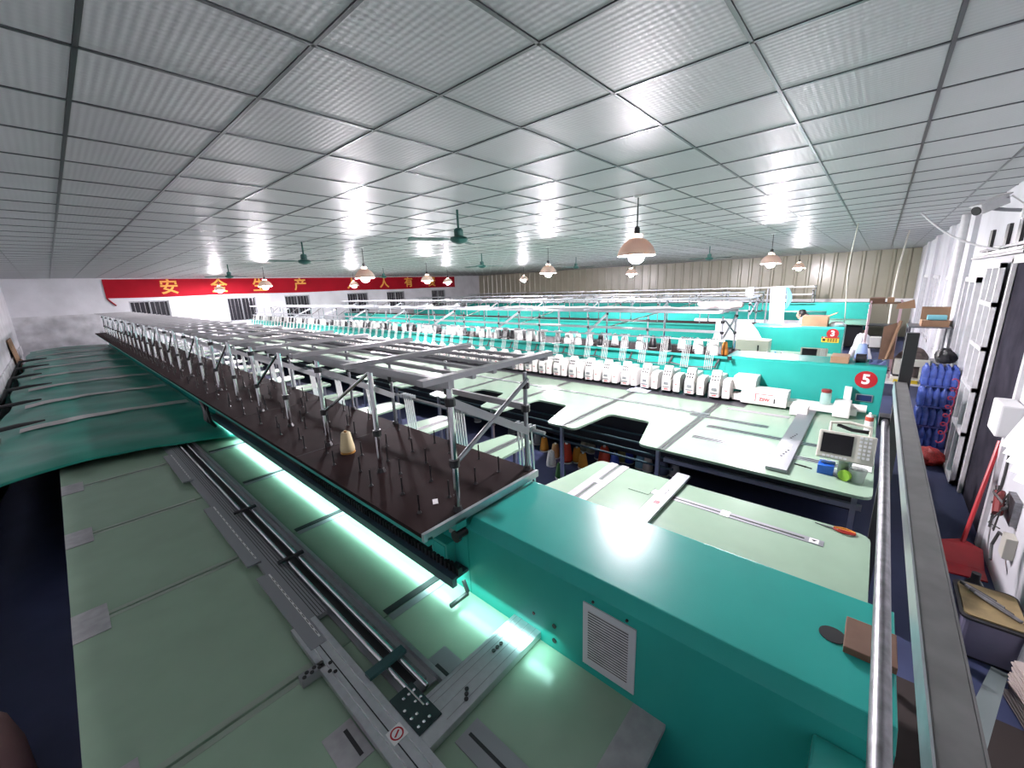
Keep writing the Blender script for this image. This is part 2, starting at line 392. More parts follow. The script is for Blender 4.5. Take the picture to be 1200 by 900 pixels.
LAMPS = [(4.45,2.08),(10.6,1.86),(18.6,2.35),(14.2,6.8),(8.3,6.15),(15.2,12.7),(4.55,8.15),(9.3,17.7),(4.75,14.75),(5.1,21.5),(8.6,11.4),(12.4,14.9)]
for i, (x, y) in enumerate(LAMPS):
    o = lamp0 if i == 0 else copy_tree(lamp0)
    o.location = (x, y, ZC-.625)

# ------------------------------------------------------------------ ceiling fans
def make_fan():
    r = thing('ceiling_fan', (0,0,0), 'dark green three-blade ceiling fan hanging from the tiled ceiling', 'fan', 'ceiling fans in the hall')
    part('rod', MB().tube([(0,0,.12),(0,0,.36)], .014, 8), m_fan, r)
    part('motor_housing', MB().lathe((0,0,0), [(.02,-.03),(.085,-.01),(.11,.02),(.10,.045),(.055,.06),(.055,.13),(.035,.15)], 20), m_fan, r, smooth=True)
    for k in range(3):
        t = R_(k*120+20); c, s = math.cos(t), math.sin(t); mb = MB()
        vs = []
        for (a, b, z) in ((.09,-.03,.02),(.09,.03,.02),(.20,-.055,.015),(.20,.055,.03),(.60,-.06,.01),(.60,.06,.03)):
            for dz in (0, .006): vs.append((a*c-b*s, a*s+b*c, z+dz))
        mb.add(vs, [(0,2,6,4),(4,6,10,8),(1,5,7,3),(5,9,11,7),(0,4,5,1),(4,8,9,5),(2,3,7,6),(6,7,11,10),(8,10,11,9),(0,1,3,2)])
        part('blade', mb, m_fan, r)
    return r
fan0 = make_fan()
for i, (u, v, a) in enumerate(((538,283,14),(357,308,40),(269,325,10),(450,325,55),(565,313,75),(675,314,30),(831,304,0))):
    o = fan0 if i == 0 else copy_tree(fan0); p = at_z(u, v, ZC-.36)
    o.location = (min(p.x, 21), min(p.y, 22), ZC-.36); o.rotation_euler.z = R_(a)
bpy.context.view_layer.update()

# ------------------------------------------------------------------ embroidery machines
TZ = 0.85                                                # table height
def bx(mb, xf, sg, d0, d1, y0, y1, z0, z1): return mb.box(xf+sg*d0, xf+sg*d1, y0, y1, z0, z1)
# one sewing head, local: front towards -x (sg=-1), beam face at x=0
HEADM = {}
def head_meshes(sg):
    if sg in HEADM: return HEADM[sg]
    X = lambda d: sg*d
    L = []
    L.append(('needle_case', mesh_of(MB().prism_xz([(X(.27),.90),(X(.44),.90),(X(.45),1.12),(X(.27),1.12)], -.072, .072), m_head, bevel=.008)))
    L.append(('tension_panel', mesh_of(MB().prism_xz([(X(.27),1.125),(X(.45),1.125),(X(.36),1.36),(X(.32),1.36),(X(.27),1.25)], -.070, .070), m_head, bevel=.008)))
    L.append(('side_unit', mesh_of(MB().prism_xz([(X(.20),.90),(X(.43),.90),(X(.43),1.17),(X(.38),1.22),(X(.20),1.22)], -.225, -.115), m_head, bevel=.01)))
    L.append(('head_arm', mesh_of(MB().box(X(0),X(.28),-.06,.06,.98,1.24).box(X(0),X(.2),-.2,-.13,1.0,1.15), m_head, bevel=.01)))
    k = MB()
    for r in range(2):
        for q in range(3):
            zz = 1.19+.055*r; dd = .45-.36*(zz-1.125)/.94*1.0
            k.box(X(dd-.02), X(dd-.002+.008), -.05+.04*q, -.03+.04*q, zz, zz+.03)
    L.append(('tension_knobs', mesh_of(k, m_black)))
    L.append(('control_strip', mesh_of(MB().box(X(.445),X(.452),-.06,.06,.965,.985).box(X(.452),X(.456),-.04,.04,1.02,1.07), m_alud)))
    L.append(('red_badge', mesh_of(MB().box(X(.43),X(.4325),-.19,-.145,1.03,1.045).box(X(.44),X(.4455),-.035,.035,.925,.94), m_redp)))
    L.append(('needle_bar', mesh_of(MB().tube([(X(.34),0,.862),(X(.34),0,.91)], .012, 6).tube([(X(.31),-.17,.862),(X(.31),-.17,.91)], .014, 6), m_chrome)))
    L.append(('thread_feeder', mesh_of(MB().box(X(.34),X(.40),.088,.10,.87,1.14).box(X(.30),X(.36),-.10,-.085,.93,1.08), m_alud)))
    L.append(('thread_trimmer', mesh_of(MB().box(X(.03),X(.28),.080,.155,.87,1.10).box(X(.28),X(.33),.10,.135,.90,1.02), m_black, bevel=.004)))  # black blocks added to darken the gaps between heads
    HEADM[sg] = L; return L
def heads(root, xf, sg, ys):
    L = head_meshes(sg)
    if sg > 0 and not L[0][1].get('low'):               # the near machine has short, low heads
        for _, me in L:
            for v in me.vertices: v.co = (v.co.x*.62, v.co.y, v.co.z if v.co.z < .9 else .9+(v.co.z-.9)*.5)
        L[0][1]['low'] = 1
    if sg < 0 and not L[0][1].get('low'):
        for _, me in L:
            for v in me.vertices: v.co = (v.co.x, v.co.y*.86, v.co.z if v.co.z < .9 else .9+(v.co.z-.9)*.80)
        L[0][1]['low'] = 1
    for y in ys:
        h = piece('sewing_head', L[0][1], root, (xf, y, 0))
        for nm, me in L[1:]:
            c = obj_from(me, nm, h)
            if nm in ('tension_knobs', 'control_strip', 'red_badge', 'needle_bar', 'thread_feeder', 'head_arm'): c['kind'] = 'stuff'
def rack(root, xb, xf, y0, y1, zb, zt, sg, py=.76, nlong=5, m=m_rail, guides=True, hp=.335):
    """tube frame standing on the thread board; xb: rear posts, xf: front posts"""
    n = int((y1-y0)/py)
    pm = mesh_of(MB().tube([(0,0,zb),(0,0,zt)], .017, 8), m_chrome); pf = mesh_of(MB().tube([(0,0,zb),(0,0,zt-.06)], .013, 8), m_alud)
    cl = mesh_of(MB().lathe((0,0,0), [(.028,0),(.028,.04)], 8), m_black); ft = mesh_of(MB().lathe((0,0,0), [(.03,0),(.02,.025)], 8), m_black)
    yb = y0+n*py+.1
    for k in range(n+1):
        y = y0+k*py
        p = piece('rack_post', pm, root, (xb, y, 0)); obj_from(ft, 'post_foot', p, (0,0,zb)); obj_from(cl, 'clamp', p, (0,0,zb+.25))
        if k % 2 == 0: obj_from(cl, 'clamp', p, (0,0,zt-.12))
        p = piece('rack_post', pf, root, (xf, y+.02, 0)); obj_from(ft, 'post_foot', p, (0,0,zb))
        if k < 8: obj_from(cl, 'clamp', p, (0,0,zt-.16)); obj_from(cl, 'clamp', p, (0,0,zt-.31))
        if k % 2 == 0:
            part('brace', MB().bar((xb, y, zt-.1), (xf, y, zb+.26), .014, .045), m, root)
        if k == 0:
            part('brace', MB().tube([(xb, y, zb+.26), (xf, y, zt-.1)], .013, 8), m_alud, root)
        if k % 2 == 0 and k > 0:
            part('brace', MB().tube([(xb, y, zb+.27), (xb, y-py, zt-.03)], .011, 8), m_chrome, root)
        part('cross_bar', MB().box(xb-sg*.17, xf+sg*.23, y-.024, y+.024, zt+.012, zt+.042), m, root)
    part('long_rail', MB().box(xb-.018, xb+.018, y0-.02, yb, zt-.028, zt+.012), m, root)
    for k in range(nlong):
        x = xb + (xf+sg*.17-xb)*(k+1)/nlong
        part('long_rail', MB().box(x-.013, x+.013, y0-.02, yb, zt-.008, zt+.012), m, root)
    part('long_rail', MB().box(xf-.013, xf+.013, y0, yb, zt-.30, zt-.262), m, root)
    if guides:
        gxp = xf+sg*.10
        part('guide_rail', MB().tube([(gxp, y0-.05, zb+.23), (gxp, yb, zb+.23)], .012, 8), m, root)
        gb = MB()
        for q in range(5): gb.box(-.03, .03, -.07+.035*q-.004, -.07+.035*q+.004, 0, .035)
        gb = mesh_of(gb, m_alu)
        thr = MB()
        for q in range(5): thr.tube([(0, -.06+.03*q, 0), (sg*.03, -.06+.03*q, -.46)] if sg > 0 else [(0, -.05+.025*q, 0), (sg*.10, -.05+.025*q, -.40)], .0062 if sg > 0 else .0026, 5)
        thr = mesh_of(thr, m_thread)
        y = y0+.12
        while y < yb:
            b = piece('thread_guide', gb, root, (gxp, y, zb+.225)); t = obj_from(thr, 'thread_bundle', b); y += hp*2 if sg > 0 else hp
def front_panels(root, xf, sg, dfront, dmid, dback, ynear, seam0, y1, notch, tip=.24, nrec=.44):
    """mint table in front of the heads: a straight end section, then cut-out panels between seams"""
    q = lambda pts: [(xf+sg*d, y) for d, y in pts]
    near = round_poly(q([(dback,ynear),(dfront,ynear),(dfront,seam0+.30),(dfront-notch,seam0+.48),(dback,seam0+.48)]), (0,.09,.06,.08,0))
    near = round_poly(q([(dback,ynear),(dfront,ynear),(dfront,seam0),(dback,seam0)]), (0,.09,0,0))
    part('table_panel', MB().prism(near, TZ-.025, TZ), m_mint, root)
    seam = mesh_of(MB().box(sg*dback, sg*dfront, -.042, -.004, TZ-.006, TZ+.002).box(sg*dback, sg*dfront, .004, .042, TZ-.006, TZ+.002), mat('dark_seam_metal', (.10,.11,.11), .4, .4))
    pan = [(dback,.004),(dmid-.02,.004),(dmid-.02,1.196),(dback,1.196)]
    pb = mesh_of(MB().prism([(sg*d,y) for d,y in pan], TZ-.025, TZ), m_mint)
    fp = round_poly([(sg*d,y) for d,y in [(dmid+.02,.004),(dfront,.004),(dfront,tip),(dfront-notch,nrec),(dfront-notch,.97),(dfront,1.03),(dfront,1.196),(dmid+.02,1.196)]], (0,0,.07,.07,.07,.07,0,0))
    pf = mesh_of(MB().prism(fp, TZ-.025, TZ), m_mint)
    leg = mesh_of(MB().box(-.018,.018,-.018,.018,0,TZ-.025), m_alu)
    y = seam0
    k = 0
    while y < y1-1.2:
        piece('table_panel', pb, root, (xf, y, 0)); piece('table_panel', pf, root, (xf, y, 0)); piece('seam_strip', seam, root, (xf, y, 0))
        piece('table_leg', leg, root, (xf+sg*(dfront-.06), y+.05, 0)); y += 1.2; k += 1
    piece('table_leg', leg, root, (xf+sg*(dfront-.1), ynear+.1, 0))
    part('frame_rail', MB().box(xf+sg*(dmid-.03), xf+sg*(dmid+.03), seam0-.05, y, TZ-.01, TZ+.012), m_alu, root)
    part('under_rail', MB().box(xf+sg*(dfront-.12), xf+sg*(dfront-.08), ynear+.05, seam0, TZ-.16, TZ-.12), m_alu, root)
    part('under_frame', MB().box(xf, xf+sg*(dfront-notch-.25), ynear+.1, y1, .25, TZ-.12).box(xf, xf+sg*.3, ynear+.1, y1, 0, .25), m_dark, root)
    sh = MB()
    for j in range(4): sh.bar((xf+sg*(dfront-notch-.05+.14*j), seam0, TZ-.22-.05*j), (xf+sg*(dfront-notch-.05+.14*j), y, TZ-.22-.05*j), .02)
    part('thread_shelf', sh, mat('dark_teal_steel', (.05,.09,.10), .4, .3), root)
    return y
def pins(root, x0, x1, y0, y1, zb, nx, py, m=m_black, limit=300):
    pm = mesh_of(MB().tube([(0,0,zb),(0,0,zb+.105)], .0045, 5).lathe((0,0,zb), [(.014,0),(.006,.012)], 6), m)
    c = 0; rest = MB(); y = y0
    while y < y1:
        for i in range(nx):
            x = x0+(x1-x0)*(i+.5)/nx + (.03 if c//nx % 2 else -.03)
            if c < limit: piece('spool_pin', pm, root, (x, y, 0))
            else: rest.tube([(x,y,zb),(x,y,zb+.105)], .0045, 4)
            c += 1
        y += py
    if rest.v: tag(part('spool_pin_rows', rest, m, root), kind='stuff')
def disc_number(root, x, y, z, txt, sg, r=.105):
    d = part('number_disc', MB().tube([(x,y,z),(x+sg*.004,y,z)], r, 32), m_redp, root); tag(d, 'red round number plate')
    t = text_mb(txt, r*1.55, .0015, .006); place_text(t, (x+sg*.006, y, z), (0,sg,0), (0,0,1)); part('numeral', t, m_white_p, d)

# ---- the near machine (its back towards us)
M1 = thing('embroidery_machine', (1.55, 0, 0), 'long green embroidery machine with an empty brown thread board and grey tube frame', 'machine')
X1, Y1 = 1.85, 21.6
bp = [(1.25,.55),(1.85,.55),(1.85,1.27),(1.82,1.30),(1.30,1.30),(1.25,1.255)]
part('beam_cover', MB().prism_xz(bp, -.19, 1.49), m_green, M1, bevel=.006)
part('beam', MB().box(1.25, 1.85, 1.49, Y1, .55, 1.27), m_green, M1)
ped = mesh_of(MB().box(-.28,.28,-.12,.12,0,.55), m_green)
for y in (0.1, 5.5, 11, 16.5, 21.3): piece('pedestal', ped, M1, (1.55, y, 0))
part('end_box', MB().prism_xz([(1.02,.55),(1.25,.55),(1.25,1.19),(1.14,1.19),(1.02,1.12)], -.19, -.02), m_green2, M1, bevel=.008)
part('round_cap', MB().lathe((1.56,-.03,1.30), [(.038,0),(.038,.003)], 20), m_black, M1)  # flat black disc drawn for the dark of a hole
for (y, z, r) in ((1.04,.98,.008),(.92,.98,.011),(1.05,.885,.011),(.92,.90,.012)):
    part('hole_plug', MB().tube([(1.25,y,z),(1.246,y,z)], r, 12), m_black, M1)
# printed notice on the back
nt_ = part('notice_holder', MB().box(1.244, 1.25, .53, .765, .895, 1.205), mat('clear_sleeve', (.55,.57,.6), .3), M1)
part('notice_text', MB().box(1.2425, 1.244, .56, .74, .93, 1.175), m_notice, nt_)
for y in (.57, .72): part('rivet', MB().tube([(1.25,y,1.225),(1.244,y,1.225)], .006, 8), m_black, nt_)
# green control box, emergency knob, strip light housing with its lens, wire duct
cb = part('control_box', MB().box(1.19, 1.25, 1.60, 1.74, .975, 1.135), m_green2, M1, bevel=.006)
part('box_panel', MB().box(1.187, 1.19, 1.615, 1.725, 1.05, 1.12), m_green, cb)
part('stop_knob', MB().tube([(1.25,1.50,1.235),(1.19,1.50,1.235)], .022, 12).tube([(1.195,1.50,1.235),(1.175,1.50,1.235)], .032, 12), m_black, M1)
part('connector', MB().box(1.20,1.25,1.53,1.58,1.22,1.26), m_alud, M1)
led = part('strip_light', MB().box(1.135, 1.165, 1.50, 6.4, .945, 1.0).box(1.165, 1.25, 1.50, 6.4, .985, 1.0), mat('blue_grey_channel', (.035,.06,.085), .5), M1)
part('light_lens', MB().box(1.17, 1.235, 1.52, 6.38, .974, .984), m_led, led)
part('wire_duct', MB().box(1.20, 1.25, 1.75, 6.4, 1.0, 1.05), m_black, M1)
tooth = mesh_of(MB().box(1.172, 1.20, -.01, .01, 1.0, 1.045), m_black)
for k in range(60): obj_from(tooth, 'duct_tooth', M1, (-1.55, 1.5+.035*k, 0))
ll = bpy.data.lights.new('strip_glow', 'AREA'); ll.shape = 'RECTANGLE'; ll.size = .05; ll.size_y = 5.6; ll.energy = LED_W; ll.color = (.55, 1.0, .93)
ll.spread = R_(150); lo = bpy.data.objects.new('strip_glow', ll); COL.objects.link(lo); lo.parent = led; lo.location = (1.20-1.55, 3.7, .965); lo.rotation_euler = (0, R_(18), 0)
part('light_arm', MB().bar((1.21,1.50,.95),(1.21,1.47,.89),.016).bar((1.21,1.47,.885),(1.09,1.475,.88),.018), m_black, M1)
blk = mesh_of(MB().box(1.10,1.18,-.07,.07,1.24,1.325), m_green2)
for k in range(16): obj_from(blk, 'board_bracket', M1, (-1.55, 1.9+1.2*k, 0))
part('board_support', MB().box(1.18, 1.25, 1.49, Y1, 1.27, 1.325).box(1.0,1.03,1.49,Y1,1.28,1.325), m_green2, M1)
# thread board
bd = part('thread_board', MB().box(.98, 1.87, 1.51, Y1+.4, 1.327, 1.35), m_board, M1)
part('board_edge', MB().box(.98, 1.875, 1.49, 1.51, 1.31, 1.353), m_alu, bd)
joint = mesh_of(MB().box(.985, 1.865, -.0025, .0025, 1.3495, 1.3512), m_dark)
for k in range(1, 14): obj_from(joint, 'board_joint', bd, (-1.55, 1.51+1.52*k, 0))
part('paper_scrap', MB().prism([(1.19,1.69),(1.215,1.675),(1.245,1.72),(1.22,1.735)], 1.35, 1.352), m_paper, bd)
pins(M1, 1.02, 1.84, 1.68, Y1, 1.35, 4, .245)
rack(M1, 1.24, 1.85, 1.54, Y1, 1.35, 2.05, 1)
heads(M1, X1, 1, [1.75+.335*k for k in range(58)])
yend = front_panels(M1, X1, 1, 1.38, .34, .06, -.16, 1.60, Y1, .98, .20, .36)
# near end of its front table: slotted strip, cross bar, tape, label
part('slot_strip', MB().box(2.91, 2.98, .06, 1.30, TZ, TZ+.003), m_alud, M1)
part('slot', MB().box(2.937, 2.950, .16, 1.0, TZ+.003, TZ+.0045), m_dark, M1)
part('slot_label', MB().box(2.918, 2.972, .085, .135, TZ+.003, TZ+.005), m_paper, M1)
part('label_mark', MB().prism([(2.935,.11),(2.958,.095),(2.958,.125)], TZ+.005, TZ+.006), m_black, M1)
part('tape_patch', MB().box(2.905, 2.985, .60, .66, TZ+.003, TZ+.005), m_paper, M1)
part('tape_patch', MB().box(2.87, 3.01, 1.17, 1.34, TZ+.001, TZ+.004), m_mint, M1)
part('cross_plate', MB().box(2.0, 3.33, 1.0, 1.11, TZ+.012, TZ+.036), m_alu, M1, bevel=.003)
part('cross_plate_label', MB().box(2.72, 2.77, 1.03, 1.075, TZ+.036, TZ+.038), m_redp, M1)
for k in range(4): part('screw', MB().lathe((2.9+.025*k,1.05,TZ+.036), [(.006,0),(.006,.003)], 8), m_black, M1)
for s_ in (-1, 1): part('tape_strip', MB().box(2.0, 3.24, 1.60+s_*.055-.035, 1.60+s_*.055+.035, TZ+.001, TZ+.004), m_tape, M1)
part('tape_patch', MB().box(2.80, 2.86, 1.52, 1.68, TZ+.004, TZ+.006), m_paper, M1)

# ---- its back table
SE = [.52+1.19*k for k in range(0, 18)]
for i in range(len(SE)):
    a = SE[i]; b = a+1.19
    part('table_panel', MB().box(-.25, .56, (a if i else -.3)+.006, b-.006, TZ-.025, TZ), m_mint, M1)
    if i: part('table_panel', MB().box(.60, 1.25, a+.005, b-.005, TZ-.025, TZ), m_mint, M1)
    else: part('table_panel', MB().box(.60, 1.25, .53, b-.005, TZ-.025, TZ), m_mint, M1)
    if 0 < i < 5:
        for s_ in (-1, 1): part('seam_strip', MB().box(.86, 1.25, a+s_*.026-.022, a+s_*.026+.022, TZ, TZ+.003), m_dark if s_ > 0 else m_alud, M1)
        for s_ in (-1, 1): part('tape_strip', MB().box(-.11, .5, a+s_*.022-.015, a+s_*.022+.015, TZ, TZ+.001), mat('faint_tape', (.25,.31,.25), .4), M1)
        part('tape_square', MB().box(-.25, -.11, a-.14, a+.13, TZ+.002, TZ+.004), m_tape, M1)
part('end_strip', MB().box(.60, 1.25, .40, .53, TZ-.025, TZ), m_tape, M1)
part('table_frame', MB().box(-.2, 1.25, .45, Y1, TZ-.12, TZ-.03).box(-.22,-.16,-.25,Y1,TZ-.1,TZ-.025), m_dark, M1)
tl = mesh_of(MB().box(-.02,.02,-.02,.02,0,TZ-.1), m_steel)
for k in range(10): piece('table_leg', tl, M1, (-.18, .0+2.3*k, 0))
# moving frame: wide extrusion, rods, plates, cross bar
part('frame_extrusion', MB().box(.475, .595, .3, 1.95, TZ+.02, TZ+.05), m_alu, M1, bevel=.002)
for x in (.505, .53, .565): part('extrusion_groove', MB().box(x-.002, x+.002, .3, 1.95, TZ+.05, TZ+.0515), m_dark if x == .53 else m_chrome, M1)
part('frame_extrusion', MB().box(.545, .655, 1.95, 7, TZ+.012, TZ+.04), m_alud, M1, bevel=.002)
for k in range(4): part('extrusion_groove', MB().box(.60+.015*k-.0015, .60+.015*k+.0015, 1.95, 7, TZ+.04, TZ+.0412), m_dark, M1)
for (a, b) in ((1.75,2.50),(2.66,3.72),(4.45,5.4)):
    pl = part('clamp_plate', MB().box(.49, .565, a, b, TZ+.04, TZ+.052), m_alud, M1)
    part('scale_strip', MB().box(.548, .556, a+.05, b-.02, TZ+.052, TZ+.0535), m_paper, pl)
    for q in range(12): part('scale_gap', MB().box(.5505, .5535, a+.07+(b-a-.12)*q/12, a+.08+(b-a-.12)*q/12+.02, TZ+.0535, TZ+.0545), m_dark, pl)
part('rod_channel', MB().box(.655, .80, 1.22, 7, TZ+.004, TZ+.014), m_alud, M1)
part('channel_gap', MB().box(.69, .735, 1.28, 7, TZ+.014, TZ+.016), m_dark, M1)
for (x, r) in ((.675,.011),(.735,.010)): part('guide_rod', MB().tube([(x,1.14 if x < .7 else 1.2,TZ+.045),(x,7,TZ+.045)], r, 10), m_chrome, M1, smooth=True)
part('channel_edge', MB().box(.795, .815, 1.17, 7, TZ+.004, TZ+.042), m_alu, M1)
part('channel_edge', MB().box(.75, .765, 1.25, 7, TZ+.014, TZ+.030), m_steel, M1)
for y in (1.42, 2.55, 3.45): part('rod_clamp', MB().box(.59 if y < 2 else .62, .77, y-.022, y+.022 if y < 2 else y, TZ+.05, TZ+.066), m_black if y > 2 else mat('dark_teal_clamp',(.02,.07,.07),.4), M1)
part('cross_bar_plate', MB().box(.595, 1.27, 1.00, 1.17, TZ+.012, TZ+.048), m_alu, M1, bevel=.003)
for y in (1.03, 1.075, 1.12, 1.15): part('extrusion_groove', MB().box(.70, 1.27, y-.001, y+.001, TZ+.048, TZ+.0492), m_alud, M1)
cp_ = part('corner_plate', MB().box(.595, .70, 1.06, 1.26, TZ+.048, TZ+.055), mat('dark_teal_plate', (.025,.05,.05), .35, .4), M1)
sc = mesh_of(MB().lathe((0,0,0), [(.0065,0),(.0065,.004),(.003,.006)], 8), m_chrome)
for i in range(4):
    for j in range(4):
        if (i+j) % 4 != 3: piece('screw', sc, cp_, (.61+.025*i, 1.085+.045*j, TZ+.055))
sb = mesh_of(MB().lathe((0,0,0), [(.009,0),(.009,.003)], 8), m_black)
for (x, y) in ((.80,1.03),(.815,1.045),(.83,1.06),(1.03,1.10),(1.055,1.10),(1.08,1.10),(.52,1.62),(.50,1.58),(.515,1.56)): piece('bolt_hole', sb, M1, (x, y, TZ+.05))
part('bracket', MB().box(.40, .50, 1.625, 1.665, TZ+.01, TZ+.05), m_alud, M1)
for k in range(6): piece('bolt_hole', sb, M1, (.415+.016*k, 1.635+.016*(k % 2), TZ+.05))
st = part('frame_sticker', MB().box(.515, .575, 1.10, 1.16, TZ+.0515, TZ+.053), m_paper, M1)
ring = MB(); 
for k in range(24):
    a, b = 2*math.pi*k/24, 2*math.pi*(k+1)/24
    ring.add([(.545+r*math.cos(t), 1.13+r*math.sin(t), TZ+.0535) for t in (a,b) for r in (.019,.025)], [(0,1,3,2)])
ring.add([(.53,1.125,TZ+.0535),(.535,1.12,TZ+.0535),(.56,1.135,TZ+.0535),(.555,1.14,TZ+.0535)], [(0,1,2,3)])
part('sticker_mark', ring, m_redp, st)
part('slot_plate', MB().box(.685, .80, .42, .97, TZ+.001, TZ+.006), m_alud, M1)
part('slot', MB().box(.735, .748, .40, .95, TZ+.006, TZ+.007), m_dark, M1)
part('slot_plate', MB().box(.36, .475, 1.18, 1.36, TZ+.001, TZ+.005), m_tape, M1); part('slot', MB().box(.43, .445, 1.2, 1.33, TZ+.005, TZ+.006), m_dark, M1)
part('slot_plate', MB().box(.815, .93, 1.20, 1.33, TZ+.001, TZ+.006), m_alud, M1); part('slot', MB().box(.83, .85, 1.2, 1.28, TZ+.006, TZ+.007), m_dark, M1)

# ---- green plastic sheet over the far part of the back table
def WV(u, y): return .006*math.sin(y*3.1+u*5)+.004*math.sin(y*7.3+u*11)+.003*math.sin(u*31+y*2.2)
def sheet_fn(u, v):
    y = 5.55 + 16.2*v
    L = 2.35; s = L*u
    w = WV(u, y)
    if s < .45:                                          # hangs down at the wall side
        return (-.74-.04*math.sin(y*2.3)+.02*s, y, TZ+.06-(.45-s)*1.0 + w)
    t = (s-.45)/1.9
    x = -.72 + t*1.94
    front = max(0, .35-(y-5.55))/.35
    return (x, y + .10*math.sin(t*4)*max(0,1-(y-5.55)) + .25*(1-t)*max(0,1-(y-5.55)/2), TZ+.075+.03*math.sin(t*3.14)+w - front*.03 - max(0,.2-t)*.12)
sh = solo('plastic_sheet', MB().grid(48, 200, sheet_fn), m_sheet, 'glossy green plastic sheet draped over the back table beside the white wall', 'plastic sheet', smooth=True, base=(.2,13,TZ))
sm = sh.modifiers.new('thick', 'SOLIDIFY'); sm.thickness = .004; sm.offset = 1
for k in range(8):
    y = 7.95+1.86*k
    def rib_fn(u, v, y=y):
        x = -.55 + 1.72*u; yy = y - .12 + .24*v
        t = (x+.72)/1.94; w = WV((.45+1.9*t)/2.35, yy)
        return (x, yy, TZ+.092+.03*math.sin(t*3.14)+w - max(0,.2-t)*.12)
    part('pale_tape_strip', MB().grid(40, 6, rib_fn), m_ribtape, sh)
for k in range(6):
    y = 7.9+1.86*k
    mb = MB().tube([(XL+.02,y,TZ-.15),(-.80,y+.02,TZ+.14),(-.55,y+.06,TZ+.16),(-.40+.25*random.random(),y+.10,TZ+.165)], [.05,.035,.028,.012], 7)
    solo('black_cloth_strip', mb, m_black, 'limp black cloth strip hanging over the edge of the green plastic sheet', 'cloth strip', 'black strips along the plastic sheet', smooth=True)
wires = MB()
for k in range(7):
    a = random.random()*6
    wires.tube([(1.10+.03*math.cos(a),6.3+.05*k,1.28),(1.06+.04*math.sin(a),6.15+.04*k,1.12),(1.02+.05*math.cos(a*2),6.0+.03*k,1.0),(1.1,6.0+.02*k,.93)], .016, 6)
part('cable_bundle', wires, m_black, M1, smooth=True)

# ---- machine 5 and the rows behind it (fronts towards us)
def machine(label, xf, ynear, y1, bz, dfront, number=None, seam0=1.45, rackm=m_rail, full=True, hp=.335, notch=.75):
    r = thing('embroidery_machine', (xf+.3, ynear+.3, 0), label, 'machine')
    b0 = ynear+1.70
    part('beam_cover', MB().prism_xz([(xf,.45),(xf,bz-.03),(xf+.03,bz),(xf+.57,bz),(xf+.6,bz-.03),(xf+.6,.45)], ynear-.02, b0), m_green, r, bevel=.006)
    part('beam', MB().box(xf, xf+.6, b0, y1, .5, bz-.03), m_green, r)
    pe = mesh_of(MB().box(-.25,.25,-.12,.12,0,.5), m_green)
    for k in range(4): piece('pedestal', pe, r, (xf+.3, ynear+.3+(y1-ynear-.6)*k/3, 0))
    b = part('thread_board', MB().box(xf-.06, xf+.72, b0-.02, y1, bz-.025, bz-.005), m_board, r)
    part('board_edge', MB().box(xf-.075, xf-.06, b0-.03, y1, bz-.035, bz), m_green2, b)
    rack(r, xf+.62, xf-.02, b0+.06, y1-.2, bz-.005, bz+.62, -1, py=1.1, nlong=3, m=rackm, guides=full, hp=hp)
    if full: heads(r, xf, -1, [seam0+.10+hp*k for k in range(int((y1-seam0-.4)/hp))])
    else: heads(r, xf+.6, 1, [seam0+.10+hp*2*k for k in range(int((y1-seam0-.4)/hp/2))])
    if full:
        front_panels(r, xf, -1, dfront, 1.13, .56, ynear, seam0, y1, notch)
    else:
        part('table_panel', MB().box(xf-.36, xf-dfront, ynear, y1, TZ-.025, TZ), m_mint, r)
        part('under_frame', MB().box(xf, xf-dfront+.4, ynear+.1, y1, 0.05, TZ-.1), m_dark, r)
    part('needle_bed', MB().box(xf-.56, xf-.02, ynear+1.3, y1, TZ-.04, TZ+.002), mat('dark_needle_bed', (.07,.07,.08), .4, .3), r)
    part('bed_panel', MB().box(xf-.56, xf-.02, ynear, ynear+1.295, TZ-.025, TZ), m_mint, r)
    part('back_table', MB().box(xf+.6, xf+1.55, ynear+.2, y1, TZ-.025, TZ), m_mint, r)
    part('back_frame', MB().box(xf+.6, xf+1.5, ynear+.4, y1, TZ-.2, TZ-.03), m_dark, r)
    bl = mesh_of(MB().box(-.02,.02,-.02,.02,0,TZ-.2), m_steel)
    for k in range(4): piece('table_leg', bl, r, (xf+1.42, ynear+.5+(y1-ynear-.7)*k/3, 0))
    if number: disc_number(r, xf, number[1], number[2], number[0], -1)
    return r
X5 = 6.35
M5 = machine('green embroidery machine bearing a red disc numbered 5, its white heads in view', X5, -.16, 22.4, 1.42, 2.53, ('5', -.01, 1.26), rackm=m_alu)
X3 = 11.0
M3 = machine('green embroidery machine bearing a red disc with the number 3', X3, .48, 22.4, 1.41, 2.5, ('3', .64, 1.28), seam0=2.2, rackm=m_alu, full=False)
MM = machine('green embroidery machine with white fabric spread over its front, behind the seated person', 15.65, 1.2, 22.4, 1.40, 2.3, None, seam0=3.0, rackm=m_alu, full=False)
ML = machine('green embroidery machine standing along the cream corrugated wall', 20.2, .2, 22.4, 1.45, 2.3, None, seam0=2.2, rackm=m_alu, full=False)
